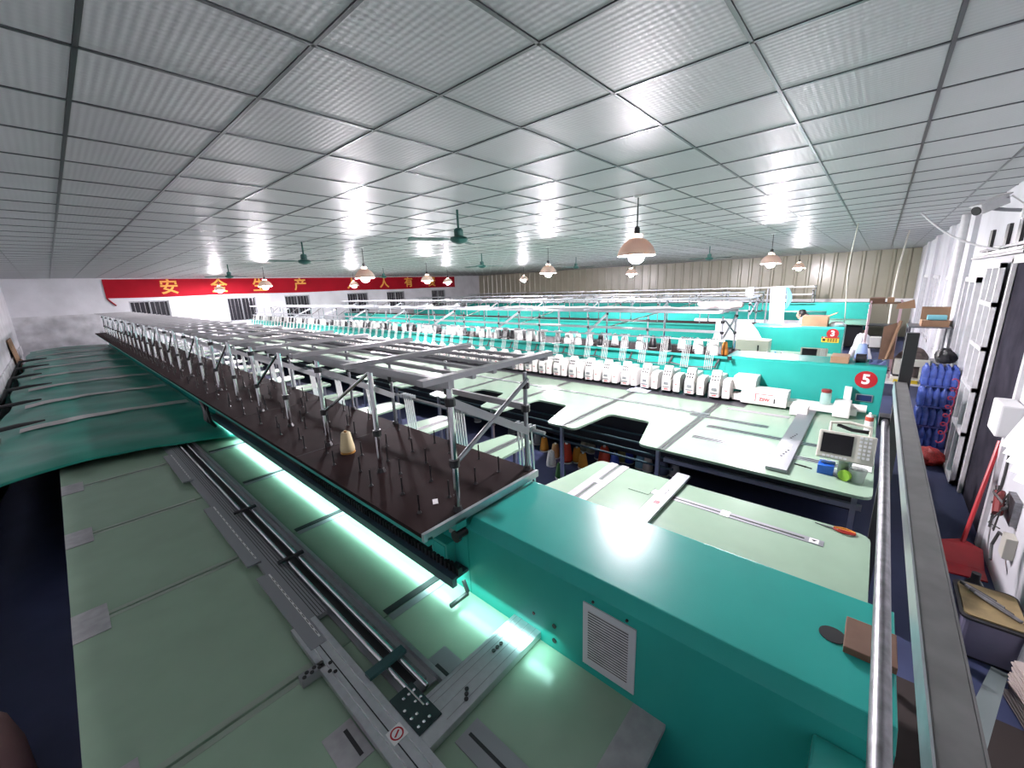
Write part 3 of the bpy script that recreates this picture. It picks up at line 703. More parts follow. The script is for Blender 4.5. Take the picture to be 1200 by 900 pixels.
# machine 5: near-end table furniture
for (d, y0, y1_) in ((1.55, -.1, 1.30), (1.98, -.1, 1.32), (1.22, .75, 1.6)):
    part('slot_strip', MB().box(X5-d-.045, X5-d+.045, y0, y1_, TZ, TZ+.004), m_alu, M5)
    for o_ in (-.02, .02): part('slot', MB().box(X5-d+o_-.006, X5-d+o_+.006, y0, y1_, TZ+.004, TZ+.0055), m_dark, M5)
part('cross_plate', MB().box(3.92, 6.05, .40, .56, TZ+.006, TZ+.035), m_alud, M5, bevel=.003)
part('plate_label', MB().box(4.52, 4.60, .45, .51, TZ+.035, TZ+.037), m_paper, M5)
for k in range(8): piece('bolt_hole', sb, M5, ((4.42,4.36,4.30,4.24,4.95,4.9,4.85,4.8)[k], .46+.01*(k%4), TZ+.036))
part('dark_pad', MB().box(X5-.75, X5-.66, .62, 1.30, TZ, TZ+.003), m_tape, M5)
part('drive_rail', MB().box(X5-.34, X5-.16, .02, 1.35, .88, .96), m_head, M5, bevel=.01)
dc = part('drive_cover', MB().prism_xz([(X5-.42,.88),(X5-.42,1.02),(X5-.36,1.07),(X5-.15,1.07),(X5-.15,.88)], .70, 1.22), m_head, M5, bevel=.008)
part('cover_door', MB().box(X5-.428, X5-.42, .86, 1.04, .90, 1.02), m_head, dc); part('door_outline', MB().box(X5-.425, X5-.42, .85, 1.05, 1.02, 1.028).box(X5-.425,X5-.42,1.04,1.05,.92,1.03), m_redp, dc)
t = text_mb('ZSW', .055, .001, .002); place_text(t, (X5-.43, .945, .955), (0,-1,0), (0,0,1)); part('badge_lettering', t, m_redp, dc)
part('vent_slot', MB().box(X5-.426, X5-.42, .825, .838, .92, .98), m_black, dc)
part('rear_motor', MB().prism_xz([(X5-.30,1.02),(X5-.30,1.16),(X5-.22,1.20),(X5,1.20),(X5,1.02)], 1.08, 1.36), m_head, M5, bevel=.01)
part('end_gearbox', MB().box(X5-.42, X5-.12, .08, .24, .86, 1.02), m_head, M5, bevel=.012)
part('end_knob', MB().tube([(X5-.25,.08,.96),(X5-.25,-.06,.96)], .045, 14), m_head, M5)
part('switch_box', MB().box(X5-.09, X5, .10, .17, 1.0, 1.16), m_white_p, M5, bevel=.005)
part('arm_box', MB().box(X5-.60, X5-.44, .46, .64, .86, .97), m_head, M5, bevel=.008)
np_ = part('name_plate', MB().box(X5-.012, X5, -.10, .06, .99, 1.08), m_alu, M5, bevel=.004); part('plate_face', MB().box(X5-.014, X5-.012, -.09, .05, 1.0, 1.07), mat('navy_plate', (.01,.025,.10), .35), np_)
cab = MB()
for k in range(0, 20, 2):
    y = 1.62+k*.67/2
    cab.tube([(X5-.02,y,1.40),(X5-.05,y+.02,1.32),(X5-.06,y+.05,1.24)], .014, 6)
    cab.tube([(X5-.05,y+.03+.67*i/6,1.26-.035*math.sin(math.pi*i/6)) for i in range(7)], .010, 6)
part('cable_loom', cab, m_cable, M5, smooth=True)
part('rail_cap', MB().box(X5-.12,X5-.06,1.45,1.49,1.38,1.43), m_black, M5)
# flat print on machine 3
ws = part('warning_sign', MB().box(X3-.004, X3, .52, .82, 1.09, 1.21), m_yellow, M3); part('sign_header', MB().box(X3-.006, X3-.004, .52, .82, 1.18, 1.21), m_redp, ws)
part('warning_triangle', MB().prism_xz([(0,0),(0,0),(0,0)], 0, 0) if False else MB().add([(X3-.0065,.80,1.183),(X3-.0065,.76,1.183),(X3-.0065,.78,1.207)], [(0,1,2)]), m_paper, ws)
mk = MB()
for i in range(4):
    for j in range(2): mk.box(X3-.0055, X3-.004, .55+.045*i, .58+.045*i, 1.11+.035*j, 1.133+.035*j)
mk.box(X3-.0055, X3-.004, .75, .80, 1.115, 1.165); part('sign_symbols', mk, m_black, ws)

# ------------------------------------------------------------------ control panels
def control_panel(root, x, y, z, w=.37, h=.235):
    """operator panel facing -x, tilted back; x, y, z: centre of the face"""
    ca, sa = math.cos(R_(22)), math.sin(R_(22))
    def T(mb): mb.v = [(x + a*ca + c*sa, y + b, z - a*sa*1.0 + c*ca) if True else 0 for a, b, c in mb.v]; return mb
    # local axes: a = depth behind the face, b = along y, c = up the face
    body = part('control_panel', T(MB().box(0,.06,-w/2,w/2,-h/2,h/2)), m_cream, root, bevel=.012)
    part('screen', T(MB().box(-.003,.002,-w*.12,w*.43,-h*.30,h*.40)), m_screen, body)
    key = [(MB().box(-.006,.001,-w*.42+j*.028,-w*.42+j*.028+.019,-h*.32+i*.032,-h*.32+i*.032+.019)) for i in range(6) for j in range(3)]
    key += [(MB().box(-.006,.001,-w*.05+j*.028,-w*.05+j*.028+.02,-h*.445,-h*.375)) for j in range(6)]
    for k in key: part('key', T(k), m_white_p, body)
    part('panel_stand', MB().box(x+.02, x+.09, y-.06, y+.03, TZ, z-.08), m_alu, root, bevel=.004)
    part('stand_foot', MB().box(x-.01, x+.13, y-.10, y+.06, TZ, TZ+.006), m_alud, root)
    return body
p = at_x(991, 524, 4.12); control_panel(M5, 4.12, p.y, p.z)
part('panel_handle', MB().tube([(4.25,p.y+.12,p.z+.06),(4.27,p.y+.12,p.z+.15),(4.30,p.y,p.z+.16),(4.27,p.y-.14,p.z+.15),(4.25,p.y-.14,p.z+.06)], .013, 8), m_cream, M5, smooth=True)
part('panel_cable', MB().tube([(4.30,p.y+.08,p.z+.13),(4.30,p.y-.02,p.z+.10),(4.30,p.y-.13,p.z+.10)], .016, 6), m_black, M5, smooth=True)
q = at_x(953, 415, 9.5); control_panel(M3, 9.5, q.y, max(q.z, 1.05), .42, .24)
eb = at_x(882, 405, 10.2)
b_ = part('electric_box', MB().box(10.1, 10.4, eb.y-.32, eb.y+.32, TZ, TZ+.33), m_cream, M3, bevel=.01); part('box_switch', MB().box(10.09, 10.1, eb.y-.14, eb.y-.11, TZ+.08, TZ+.22), m_black, b_)

# ------------------------------------------------------------------ things on the tables
def lathe_thing(name, pos, prof, m, label, cat, group=None, n=16):
    return solo(name, MB().lathe(pos, prof, n), m, label, cat, group, smooth=True, base=pos)
CONE = [(.055,0),(.058,.006),(.058,.02),(.034,.165),(.030,.175),(.012,.175),(.012,.19)]
def cone_thing(pos, m, label, group, s=1.0, core=None):
    r = thing('thread_cone', pos, label, 'thread cone', group)
    part('wound_thread', MB().lathe(pos, [(a*s, b*s) for a, b in [(.05,.012),(.056,.02),(.056,.04),(.036,.165),(.03,.172)]], 14), m, r, smooth=True)
    part('cone_core', MB().lathe(pos, [(.058*s,0),(.058*s,.01*s),(.012*s,.012*s),(.012*s,.185*s)], 12), core or m_gold, r, smooth=True)
    return r
c0 = at_z(408, 530, 1.35)
cone_thing(tuple(c0), mat('cream_thread', (.62,.52,.30), .7), 'single cream thread cone standing on the empty brown thread board', None, .92, mat('amber_core', (.45,.22,.05), .5))
# cones on the board of machine 5
cm = {'white': m_thread, 'black': m_black, 'grey': mat('grey_thread', (.25,.25,.25), .8)}
proto = {}
k = 0; y = 1.72
while y < 21.8:
    for row, (dx, jig) in enumerate(((.06, 0), (.26, .09))):
        c = 'black' if (k*7 + row*3) % 5 in (1, 4) else ('grey' if (k + row) % 11 == 6 else 'white')
        if random.random() < .22: continue
        pos = (X5+dx+random.uniform(-.01,.01), y+jig+random.uniform(-.02,.02), 1.4155)
        if c not in proto:
            proto[c] = cone_thing(pos, cm[c], '%s thread cone standing on the rack board of the machine numbered 5' % c, '%s thread cones on the rack of machine 5' % c, 1.15, m_white_p)
        else:
            o = copy_tree(proto[c]); o.location = pos
    y += .235; k += 1
o = lathe_thing('thread_cone', (X5+.12, 1.60, 1.4155), [(.05,0),(.055,.03),(.03,.18),(.02,.19)], mat('orange_thread', (.55,.20,.03), .6), 'orange thread cone at the end of the rack board of the machine numbered 5', 'thread cone')
# stored cones on the floor under table 5
stored = [(664,541,'red'),(651,536,'tan'),(646,545,'white'),(676,541,'orange'),(685,528,'cream'),(693,525,'cream'),(702,537,'navy'),(708,545,'red'),(720,548,'blue'),(730,540,'olive'),(737,541,'royal'),(750,548,'cyan'),(759,551,'pale'),(775,556,'slate'),(790,556,'grey'),(683,548,'orange'),(638,528,'orange'),(630,520,'grey'),(657,560,'green'),(613,512,'white'),(600,508,'grey'),(576,498,'cream'),(560,494,'grey')]
SC = {'red':(.55,.05,.02),'tan':(.42,.27,.12),'white':(.75,.75,.75),'orange':(.65,.27,.03),'cream':(.55,.50,.38),'navy':(.03,.04,.12),'blue':(.08,.12,.5),'olive':(.35,.32,.12),'royal':(.05,.08,.45),'cyan':(.30,.55,.70),'pale':(.65,.55,.5),'slate':(.12,.14,.22),'grey':(.35,.35,.36),'green':(.05,.18,.05)}
for i, (u, v, c) in enumerate(stored):
    pz = at_z(u, v, 0.0); big = c in ('red','olive','slate')
    x_ = min(max(pz.x, 4.0), 5.05)
    cone_thing((x_, pz.y*x_/pz.x, 0), mat('thread_'+c, SC[c], .7), '%s thread cone stored on the blue floor under the pale green table' % c, 'thread cones stored under table 5', 1.6 if big else 1.25, m_white_p)
# scissors on the near front table
sp, se = at_z(955, 613, TZ), at_z(1003, 628, TZ)
sc_ = thing('scissors', tuple(sp.lerp(se, .5)), 'open-handled thread scissors with orange-red grips lying on the pale green table', 'scissors')
dv = (se-sp).normalized(); pv = Vector((-dv.y, dv.x, 0)); md = sp.lerp(se, .48)
for s_ in (-1, 1):
    part('blade', MB().prism([tuple((sp+pv*.002*s_).xy), tuple((md+pv*.012*s_).xy), tuple((md-pv*.004*s_).xy)], TZ+.003, TZ+.007), m_steel, sc_)
    lp = [md+dv*(.055-.055*math.cos(t))+pv*s_*(.008+.022*math.sin(t)**2 if 0 < t < math.pi else .004)+Vector((0,0,.010)) for t in [math.pi*j/10 for j in range(11)]]
    lp += [md+dv*(.11-.011*j)+pv*s_*.004+Vector((0,0,.010)) for j in range(1, 9)]
    part('grip', MB().tube(lp, .0065, 7), mat('orange_grip' if s_ > 0 else 'red_grip', (.55,.22,.03) if s_ > 0 else (.42,.03,.02), .4), sc_, smooth=True)
# jar, spray can, blue box, cup, papers, snips on table 5
jp = (X5-.25, .33, .96)
jr = thing('glass_jar', jp, 'small glass jar with a dark red lid standing on the white machine rail', 'jar')
part('glass', MB().lathe(jp, [(.05,0),(.055,.01),(.055,.13),(.045,.15)], 16), mat('jar_glass', (.55,.75,.68), .1, alpha=.55), jr, smooth=True); part('lid', MB().lathe((jp[0],jp[1],jp[2]+.15), [(.052,0),(.052,.03),(.045,.035)], 16), mat('lid_red', (.22,.03,.03), .4), jr, smooth=True)
cpz = at_z(1016, 508, TZ); cpz = Vector((5.55, cpz.y*5.55/cpz.x, TZ))
cn = thing('spray_can', tuple(cpz), 'white spray can with a red band behind the control panel', 'spray can')
part('can_body', MB().lathe(tuple(cpz), [(.033,0),(.035,.01),(.035,.17),(.022,.19)], 16), m_white_p, cn, smooth=True)
part('red_band', MB().lathe((cpz.x,cpz.y,TZ+.13), [(.0356,0),(.0356,.045)], 16), mat('can_red', (.45,.07,.04), .4), cn); part('nozzle', MB().lathe((cpz.x,cpz.y,TZ+.19), [(.012,0),(.012,.025),(.006,.03)], 10), m_white_p, cn)
bb = at_z(967, 556, TZ)
bo = thing('blue_box', tuple(bb), 'open blue cardboard box beside the control panel stand', 'box')
part('box_body', MB().box(bb.x, bb.x+.09, bb.y-.05, bb.y+.06, TZ, TZ+.075), m_blue, bo); part('box_flap', MB().bar((bb.x+.09,bb.y,TZ+.07),(bb.x+.05,bb.y,TZ+.115),.11,.004), m_paper, bo)
cu = at_z(1003, 567, TZ); cu = Vector((cu.x+.06, cu.y, TZ))
ct = thing('plastic_cup', tuple(cu), 'clear plastic tub of small parts next to the control panel stand', 'cup')
part('tub', MB().lathe(tuple(cu), [(.045,0),(.06,.10),(.062,.105),(.057,.10),(.043,.006)], 18), mat('clear_tub', (.6,.68,.64), .2, alpha=.5), ct, smooth=True)
part('loose_parts', MB().lathe(tuple(cu), [(.042,.008),(.048,.05),(.02,.06)], 10), mat('mixed_parts', (.3,.32,.27), .7, var=.6, vscale=80), ct)
solo('tape_dispenser', MB().tube([(cu.x-.06,cu.y+.085,TZ+.045),(cu.x-.035,cu.y+.07,TZ+.045)], .045, 18), mat('lime_plastic', (.22,.42,.03), .4), 'round lime green tape roll leaning by the clear tub', 'tape roll')
pp = at_z(1012, 552, TZ)
solo('paper_pad', MB().box(pp.x-.02, pp.x+.22, pp.y-.05, pp.y+.12, TZ, TZ+.012), m_paper, 'white paper pad lying behind the control panel stand', 'paper')
sn = at_z(945, 548, TZ)
solo('thread_snips', MB().bar((sn.x,sn.y,TZ+.006),(sn.x+.02,sn.y+.09,TZ+.006),.012).bar((sn.x-.01,sn.y-.04,TZ+.006),(sn.x,sn.y,TZ+.006),.008), m_black, 'black thread snips lying on the mint table by the slotted strip', 'snips')
rg = at_x(752, 462, X5-.40)
rag = MB().grid(10, 10, lambda u, v: (X5-.62+.2*u, rg.y-.16+.32*v, TZ+.012+.05*abs(math.sin(u*7+v*5))*math.sin(math.pi*u)*math.sin(math.pi*v)+.012*math.sin(u*19)*math.sin(v*17)*math.sin(math.pi*u)))
solo('crumpled_rag', rag, mat('pale_blue_rag', (.55,.60,.75), .8), 'crumpled pale blue rag lying under the white sewing heads', 'rag', smooth=True)
# goods on the beam of machine 5
solo('cardboard_box', MB().box(6.45,6.75,.18,.36,1.42,1.50), m_card, 'small brown cardboard box on top of the beam of the machine numbered 5', 'box', bevel=.004)
v_ = at_z(1001, 431, 1.42)
solo('thread_spool', MB().tube([(6.62,.02,1.475),(6.62,.12,1.475)], .055, 18).tube([(6.62,.015,1.475),(6.62,.019,1.475)], .02, 12), m_black, 'black thread spool lying on its side on the beam of machine 5', 'spool')
cone_thing((6.78, .075, 1.42), mat('sky_thread', (.30,.42,.75), .7), 'pale blue thread cone on the beam beside the black spool', None, 1.25, m_white_p)
def lump(c, r, sc=(1,1,1), n=14, seed=0, amp=.18):
    rnd = random.Random(seed); ph = [rnd.uniform(0,6) for _ in range(6)]; mb = MB()
    def fn(u, v):
        t = 2*math.pi*u; f = math.pi*(v-.5); w = 1+amp*(math.sin(3*t+ph[0])*math.cos(2*f+ph[1])+.6*math.sin(7*t+ph[2]+4*f)+.5*math.sin(5*f+ph[3]+2*t))*math.cos(f)
        return (c[0]+r*sc[0]*w*math.cos(t)*math.cos(f), c[1]+r*sc[1]*w*math.sin(t)*math.cos(f), c[2]+r*sc[2]*(1+ (w*math.sin(f) if f > -.6 else -.6*1.0+0*w) ) - r*sc[2]*.0)
    mb.grid(n*2, n, fn); zmin = min(v[2] for v in mb.v); mb.v = [(x, y, z-zmin+c[2]) for x, y, z in mb.v]; return mb
solo('white_sack', lump((7.25,.10,.85), .12, (1,1,2.6), seed=3), m_cloth, 'bulging white sack standing behind the beam of machine 5', 'sack', smooth=True)
clb = MB().grid(14, 8, lambda u, v: (6.5+.35*v, -.17+.16*u, 1.425+.035*abs(math.sin(u*6+v*3))*math.sin(math.pi*v)))
solo('blue_cloth', clb, mat('navy_cloth', (.07,.11,.25), .8), 'folded dark blue cloth on the corner of the beam of machine 5', 'cloth', smooth=True)
# white cloth along the rack top of machine 5, white roll at its end
wc = MB().grid(60, 6, lambda u, v: (6.38+.26*v, 1.55+4.5*u, 2.086+.006*math.sin(u*40+v*4)+(.01*v)))
solo('cloth_cover', wc, m_cloth, 'long white cloth lying on the tube frame above the thread cones of machine 5', 'cloth', smooth=True, base=(6.55,5,2.085))
solo('cloth_roll', MB().tube([(6.40+.02*j, 1.40+.09*j, 2.14+.01*math.sin(j*2)) for j in range(8)], [.03,.05,.045,.055,.045,.05,.045,.03], 10), mat('pinkish_cloth', (.62,.52,.50), .85, var=.2), 'rolled pinkish white cloth on the end of the tube frame of machine 5', 'cloth roll', smooth=True)

# ------------------------------------------------------------------ on and around machine 3
cb_ = at_z(954, 384, 1.41); x0, y0 = 11.12, cb_.y*11.12/cb_.x
ca = thing('carton', (x0+.2, y0, 1.41), 'open brown carton on top of the beam of the machine numbered 3', 'box')
part('carton_body', MB().box(x0,x0+.4,y0-.22,y0+.24,1.41,1.63), m_card, ca); part('carton_flap', MB().bar((x0+.2,y0-.22,1.63),(x0+.2,y0-.36,1.70),.40,.008), m_card, ca); part('carton_inside', MB().box(x0+.02,x0+.38,y0-.20,y0+.22,1.63,1.632), m_cardd, ca)
solo('plastic_bag', lump((11.3,.60,1.41), .12, (1,1.1,.55), seed=5), m_cloth, 'crumpled white plastic bag beside the carton on machine 3', 'bag', smooth=True)
solo('laundry_bag', lump((12.4,.18,.0), .20, (1,1,3.6), seed=9), m_cloth, 'tall white plastic sack standing past the end of machine 3', 'sack', smooth=True)
dr = MB().grid(16, 12, lambda u, v: (11.0-.10-.3*max(0,v-.5)+.01*math.sin(u*20), 2.20+.75*u-.35*v*(1-u), 1.46-.40*v+.05*(1-v)+.01*math.sin(u*14+v*5)))
solo('draped_cloth', dr, m_cloth, 'white cloth hanging in a slant over the thread board of machine 3', 'cloth', smooth=True)
solo('white_bucket', MB().lathe((11.30,2.36,2.072), [(.075,0),(.09,.19),(.094,.20)], 16), m_white_p, 'white bucket standing on the tube frame of machine 3', 'bucket', smooth=True)
for i, (u, v) in enumerate(((899,416),(908,416),(915,416))):
    pz = at_z(u, v, TZ); x_ = 9.6
    lathe_thing('bottle', (x_, pz.y*x_/pz.x, TZ), [(.035,0),(.037,.01),(.037,.12),(.015,.15),(.015,.18)], m_ltblue if i % 2 else m_white_p, ('pale blue' if i % 2 else 'white') + ' bottle on the front table of machine 3', 'bottle', 'bottles on table 3')
fb = at_z(928, 420, TZ); solo('paper_stack', MB().box(9.3,9.62,fb.y*9.4/fb.x-.14,fb.y*9.4/fb.x+.14,TZ,TZ+.03), m_paper, 'stack of white papers on the front table of machine 3', 'paper')
# hung sheer cloth with a blue piece on a stand
hp_ = at_x(903, 337, 12.75)
hs = thing('cloth_stand', (12.75, hp_.y, 0), 'steel hanging stand with a cross arm behind machine 3', 'stand')
part('stand_pole', MB().tube([(12.75,hp_.y+.05,0),(12.75,hp_.y+.05,hp_.z)], .018, 8), m_alud, hs); part('stand_arm', MB().tube([(12.75,hp_.y+.12,hp_.z),(12.75,hp_.y-.50,hp_.z+.02)], .016, 8), m_white_p, hs); part('stand_base', MB().box(12.5,13.0,hp_.y-.2,hp_.y+.3,0,.03), m_alud, hs)
hc = MB().grid(18, 16, lambda u, v: (12.73-.03*math.sin(u*18)-.02*v, hp_.y+.0-.34*u-.05*v, hp_.z+.01-1.0*v))
solo('sheer_cloth', hc, m_sheer, 'sheer white cloth hanging from the stand behind machine 3', 'cloth', smooth=True)
hb = MB().grid(8, 12, lambda u, v: (12.74-.02*math.sin(u*9), hp_.y-.345-.03*math.sin(v*3)-(.04+.08*math.sin(math.pi*v))*u-.02*v, hp_.z+.02-.58*v))
solo('blue_cloth', hb, m_ltblue, 'bright blue cloth strip hanging beside the sheer white cloth', 'cloth', smooth=True)
# white fabric on the front of the machine behind
mf = MB().grid(40, 10, lambda u, v: (13.3+1.9*v, 1.4+9*u, TZ+.012+.02*abs(math.sin(u*25+v*4))))
solo('fabric_length', mf, m_cloth, 'length of white fabric spread over the table behind the seated person', 'fabric', smooth=True)
solo('fabric_roll', MB().tube([(15.2,1.7,1.08),(15.2,4.8,1.08)], .10, 14), m_cloth, 'long roll of white fabric lying in front of the beam behind the seated person', 'fabric roll', smooth=True)
# ---- the seated person
hx = 12.75; hd = at_x(939, 369, hx)
pr = thing('person', (hx, hd.y, 0), 'person in a light blue shirt with black tied hair sitting bent over the work', 'person')
def skin_fig(name, verts, edges, radii, m, parent, sub=2):
    me = bpy.data.meshes.new('s'); o = worg(parent); me.from_pydata([tuple(Vector(v)-o) for v in verts], edges, []); me.materials.append(m)
    ob = obj_from(me, name, parent); md = ob.modifiers.new('skin', 'SKIN'); ob.modifiers.new('sub', 'SUBSURF').levels = sub; ob.modifiers['sub'].render_levels = sub
    for i, v in enumerate(me.skin_vertices[0].data): v.radius = (radii[i], radii[i]); v.use_root = (i == 0)
    md.use_smooth_shade = True
    return ob
B = Vector((hx, hd.y, 0)); hz = hd.z
def V(x, y, z): return tuple(B + Vector((x, y, z)))
# body faces +y (towards the far wall), leaning forward
bv = [V(0,-.20,.50), V(0,-.17,.68), V(0,-.12,hz-.28), V(0,-.06,hz-.16), V(0,-.02,hz-.07), V(0,0,hz+.0),
      V(-.17,-.09,hz-.20), V(-.22,.03,hz-.42), V(-.17,.27,hz-.45), V(.17,-.09,hz-.20), V(.22,.03,hz-.42), V(.17,.27,hz-.45),
      V(-.10,-.18,.50), V(-.12,.22,.50), V(-.12,.22,.10), V(-.12,.34,.04), V(.10,-.18,.50), V(.12,.22,.50), V(.12,.22,.10), V(.12,.34,.04)]
be = [(0,1),(1,2),(2,3),(3,4),(4,5),(3,6),(6,7),(7,8),(3,9),(9,10),(10,11),(0,12),(12,13),(13,14),(14,15),(0,16),(16,17),(17,18),(18,19)]
br = [.15,.14,.15,.11,.05,.075,.07,.05,.036,.07,.05,.036,.10,.075,.05,.04,.10,.075,.05,.04]
skin_fig('body', bv, be, br, mat('blue_shirt', (.33,.58,.80), .8), pr)
hm = MB().lathe(V(0,.015,hz-.11), [(.0,0),(.045,.01),(.066,.05),(.076,.10),(.080,.14),(.072,.19),(.045,.225),(.0,.238)], 18)
part('head', hm, m_skin, pr, smooth=True)
part('nose', MB().lathe(V(0,.092,hz-.02), [(.012,-.02),(.016,0),(.006,.04)], 8), m_skin, pr, smooth=True)
for s_ in (-1, 1): part('ear', MB().lathe(V(.078*s_,.01,hz-.03), [(.006,0),(.014,.02),(.012,.05),(.004,.06)], 8), m_skin, pr, smooth=True)
for s_ in (-1, 1): part('eye', MB().lathe(V(.03*s_,.085,hz+.005), [(.003,0),(.009,.006),(.003,.012)], 8), m_hair, pr)
part('mouth', MB().box(*(lambda c: (c[0]-.02, c[0]+.02, c[1], c[1]+.006, c[2], c[2]+.008))(V(0,.083,hz-.058))), m_redp, pr)
hr = MB().lathe(V(0,-.012,hz-.05), [(.070,0),(.090,.03),(.094,.09),(.085,.145),(.052,.18),(.0,.192)], 18)
part('hair', hr, m_hair, pr, smooth=True)
part('hair_bun', MB().lathe(V(0,-.115,hz+.0), [(.0,-.035),(.035,-.022),(.045,.005),(.035,.03),(.0,.045)], 12), m_hair, pr, smooth=True)
for s_ in (-1, 1):
    hand = V(.165*s_,.30,hz-.455)
    hb_ = part('hand', MB().lathe((hand[0],hand[1]+.02,hand[2]-.015), [(.018,0),(.038,.008),(.038,.022),(.015,.03)], 10), m_skin, pr, smooth=True)
    for j in range(4): part('finger', MB().tube([(hand[0]-.026+.017*j,hand[1]+.05,hand[2]),(hand[0]-.026+.017*j,hand[1]+.085,hand[2]-.004),(hand[0]-.026+.017*j,hand[1]+.105-.006*abs(j-1),hand[2]-.022)], .008, 6), m_skin, hb_, smooth=True)
    part('finger', MB().tube([(hand[0]-.03*s_,hand[1]+.02,hand[2]),(hand[0]-.055*s_,hand[1]+.05,hand[2]-.01)], .0095, 6), m_skin, hb_, smooth=True)
so = thing('work_stool', (hx, hd.y-.2, 0), 'low steel work stool under the person in the blue shirt', 'stool')
part('seat', MB().lathe((hx,hd.y-.2,.34), [(.15,0),(.17,.01),(.17,.03),(.15,.04)], 18), m_blue, so)
for a in range(4): part('leg', MB().tube([(hx+.09*math.cos(a*math.pi/2+.78),hd.y-.2+.09*math.sin(a*math.pi/2+.78),.34),(hx+.16*math.cos(a*math.pi/2+.78),hd.y-.2+.16*math.sin(a*math.pi/2+.78),0)], .011, 6), m_steel, so)

# ------------------------------------------------------------------ handrail beside the machine ends
HR = thing('handrail', (2.0, -.17, 0), 'grey steel handrail with a flat top channel and a round lower pipe', 'railing')
part('top_channel', MB().box(.25, 3.62, -.205, -.150, 1.77, 1.80), m_railgrey, HR, bevel=.003)
part('channel_lip', MB().box(.25, 3.62, -.150, -.146, 1.735, 1.802), m_alu, HR); part('channel_lip', MB().box(.25, 3.62, -.209, -.205, 1.74, 1.80), m_railgrey, HR)
part('lower_pipe', MB().tube([(.5,-.124,1.5),(3.78,-.144,1.5)], .021, 14), m_steel, HR, smooth=True)
part('end_post', MB().box(3.62, 3.68, -.225, -.165, 0, 2.12), mat('dark_post', (.06,.06,.06), .5, .3), HR)
part('pipe_bracket', MB().box(3.68, 3.80, -.20, -.11, 1.47, 1.53), m_black, HR)
part('near_post', MB().box(.28, .34, -.20, -.14, 0, 1.77), m_railgrey, HR); part('pipe_bracket', MB().box(.34, .52, -.16, -.11, 1.48, 1.52), m_black, HR)
b1, b2 = at_z(1170, 790, .02), at_z(1128, 900, .95)
part('floor_brace', MB().bar(tuple(b1), tuple(b2), .07, .05), mat('grey_green_paint', (.10,.13,.13), .5), HR)
wbk = MB().box(1.50, 1.66, -.19, -.06, 1.30, 1.325)
solo('wood_block', wbk, m_cardd, 'brown wood block lying on the green beam end under the round pipe', 'wood block', bevel=.003)
solo('floor_mat', MB().box(.9, 3.1, -.97, -.25, 0, .02), mat('dark_mat', (.025,.018,.016), .9), 'dark brown mat on the floor under the handrail', 'mat')  # added dark sheet where the floor ends in a dark void

# ------------------------------------------------------------------ along the right wall
dl = struct('door_2', MB().box(6.74, 7.50, -.965, -.955, .02, 2.55), mat('milky_glass', (.55,.57,.60), .25))
f = MB()
for x in (6.74, 7.10, 7.46): part('leaf_stile', MB().box(x, x+.05, -.965, -.915, .02, 2.56), m_pipe, dl)
for z in (.02, .62, 1.15, 1.62, 2.10, 2.51): part('leaf_rail', MB().box(6.74, 7.51, -.960, -.910, z, z+.05), m_pipe, dl)
# black bracket rail over the door
bk = thing('bracket_rail', (7.4, -.98, 2.6), 'black steel bracket rail fixed over the doorway on the white wall', 'bracket')
part('rail', MB().box(6.0, 9.0, -.998, -.93, 2.64, 2.67), m_black, bk); part('rail', MB().box(6.0, 8.6, -.998, -.95, 2.72, 2.75), m_black, bk)
for x in (8.1, 7.15, 6.55): part('upright', MB().box(x, x+.16, -.998, -.97, 2.68, 2.98), m_black, bk)
part('pale_cover_strip', MB().box(6.0, 8.7, -.95, -.92, 2.672, 2.70), m_pipe, bk)
# CCTV camera
cm_ = at_y(1161, 240.5, -.74); dcam = (-_r*.92 + _d*.38 + _f*.1).normalized(); c1, c2 = cm_ + dcam*.14, cm_ - dcam*.14
cc = thing('security_camera', tuple((c1+c2)/2), 'white security camera on a wall arm under the ceiling', 'camera')
part('camera_body', MB().bar(tuple(c1), tuple(c2), .10, .09), m_pipe, cc, bevel=.01)
part('lens', MB().tube([tuple(c1), tuple(c1+dcam*.01)], .045, 16), m_black, cc)
part('sun_shield', MB().bar(tuple(c1+dcam*.03+Vector((0,0,.055))), tuple(c2+Vector((0,0,.055))), .125, .012), m_pipe, cc)
part('wall_arm', MB().tube([tuple(c2+dcam*.1+Vector((0,0,-.05))), tuple(c2+Vector((0,-.02,-.10))), (c2.x, -.97, c2.z-.12)], .018, 8), m_alud, cc, smooth=True)
part('wall_plate', MB().box(c2.x-.05, c2.x+.05, -.998, -.97, c2.z-.19, c2.z-.06), m_pipe, cc)
part('camera_cable', MB().tube([tuple(c2), tuple(c2+Vector((-.12,-.03,.02))), (c2.x-.14,-.96,c2.z-.08), (c2.x-.12,-.985,c2.z-.35)], .008, 6), m_pipe, cc, smooth=True)
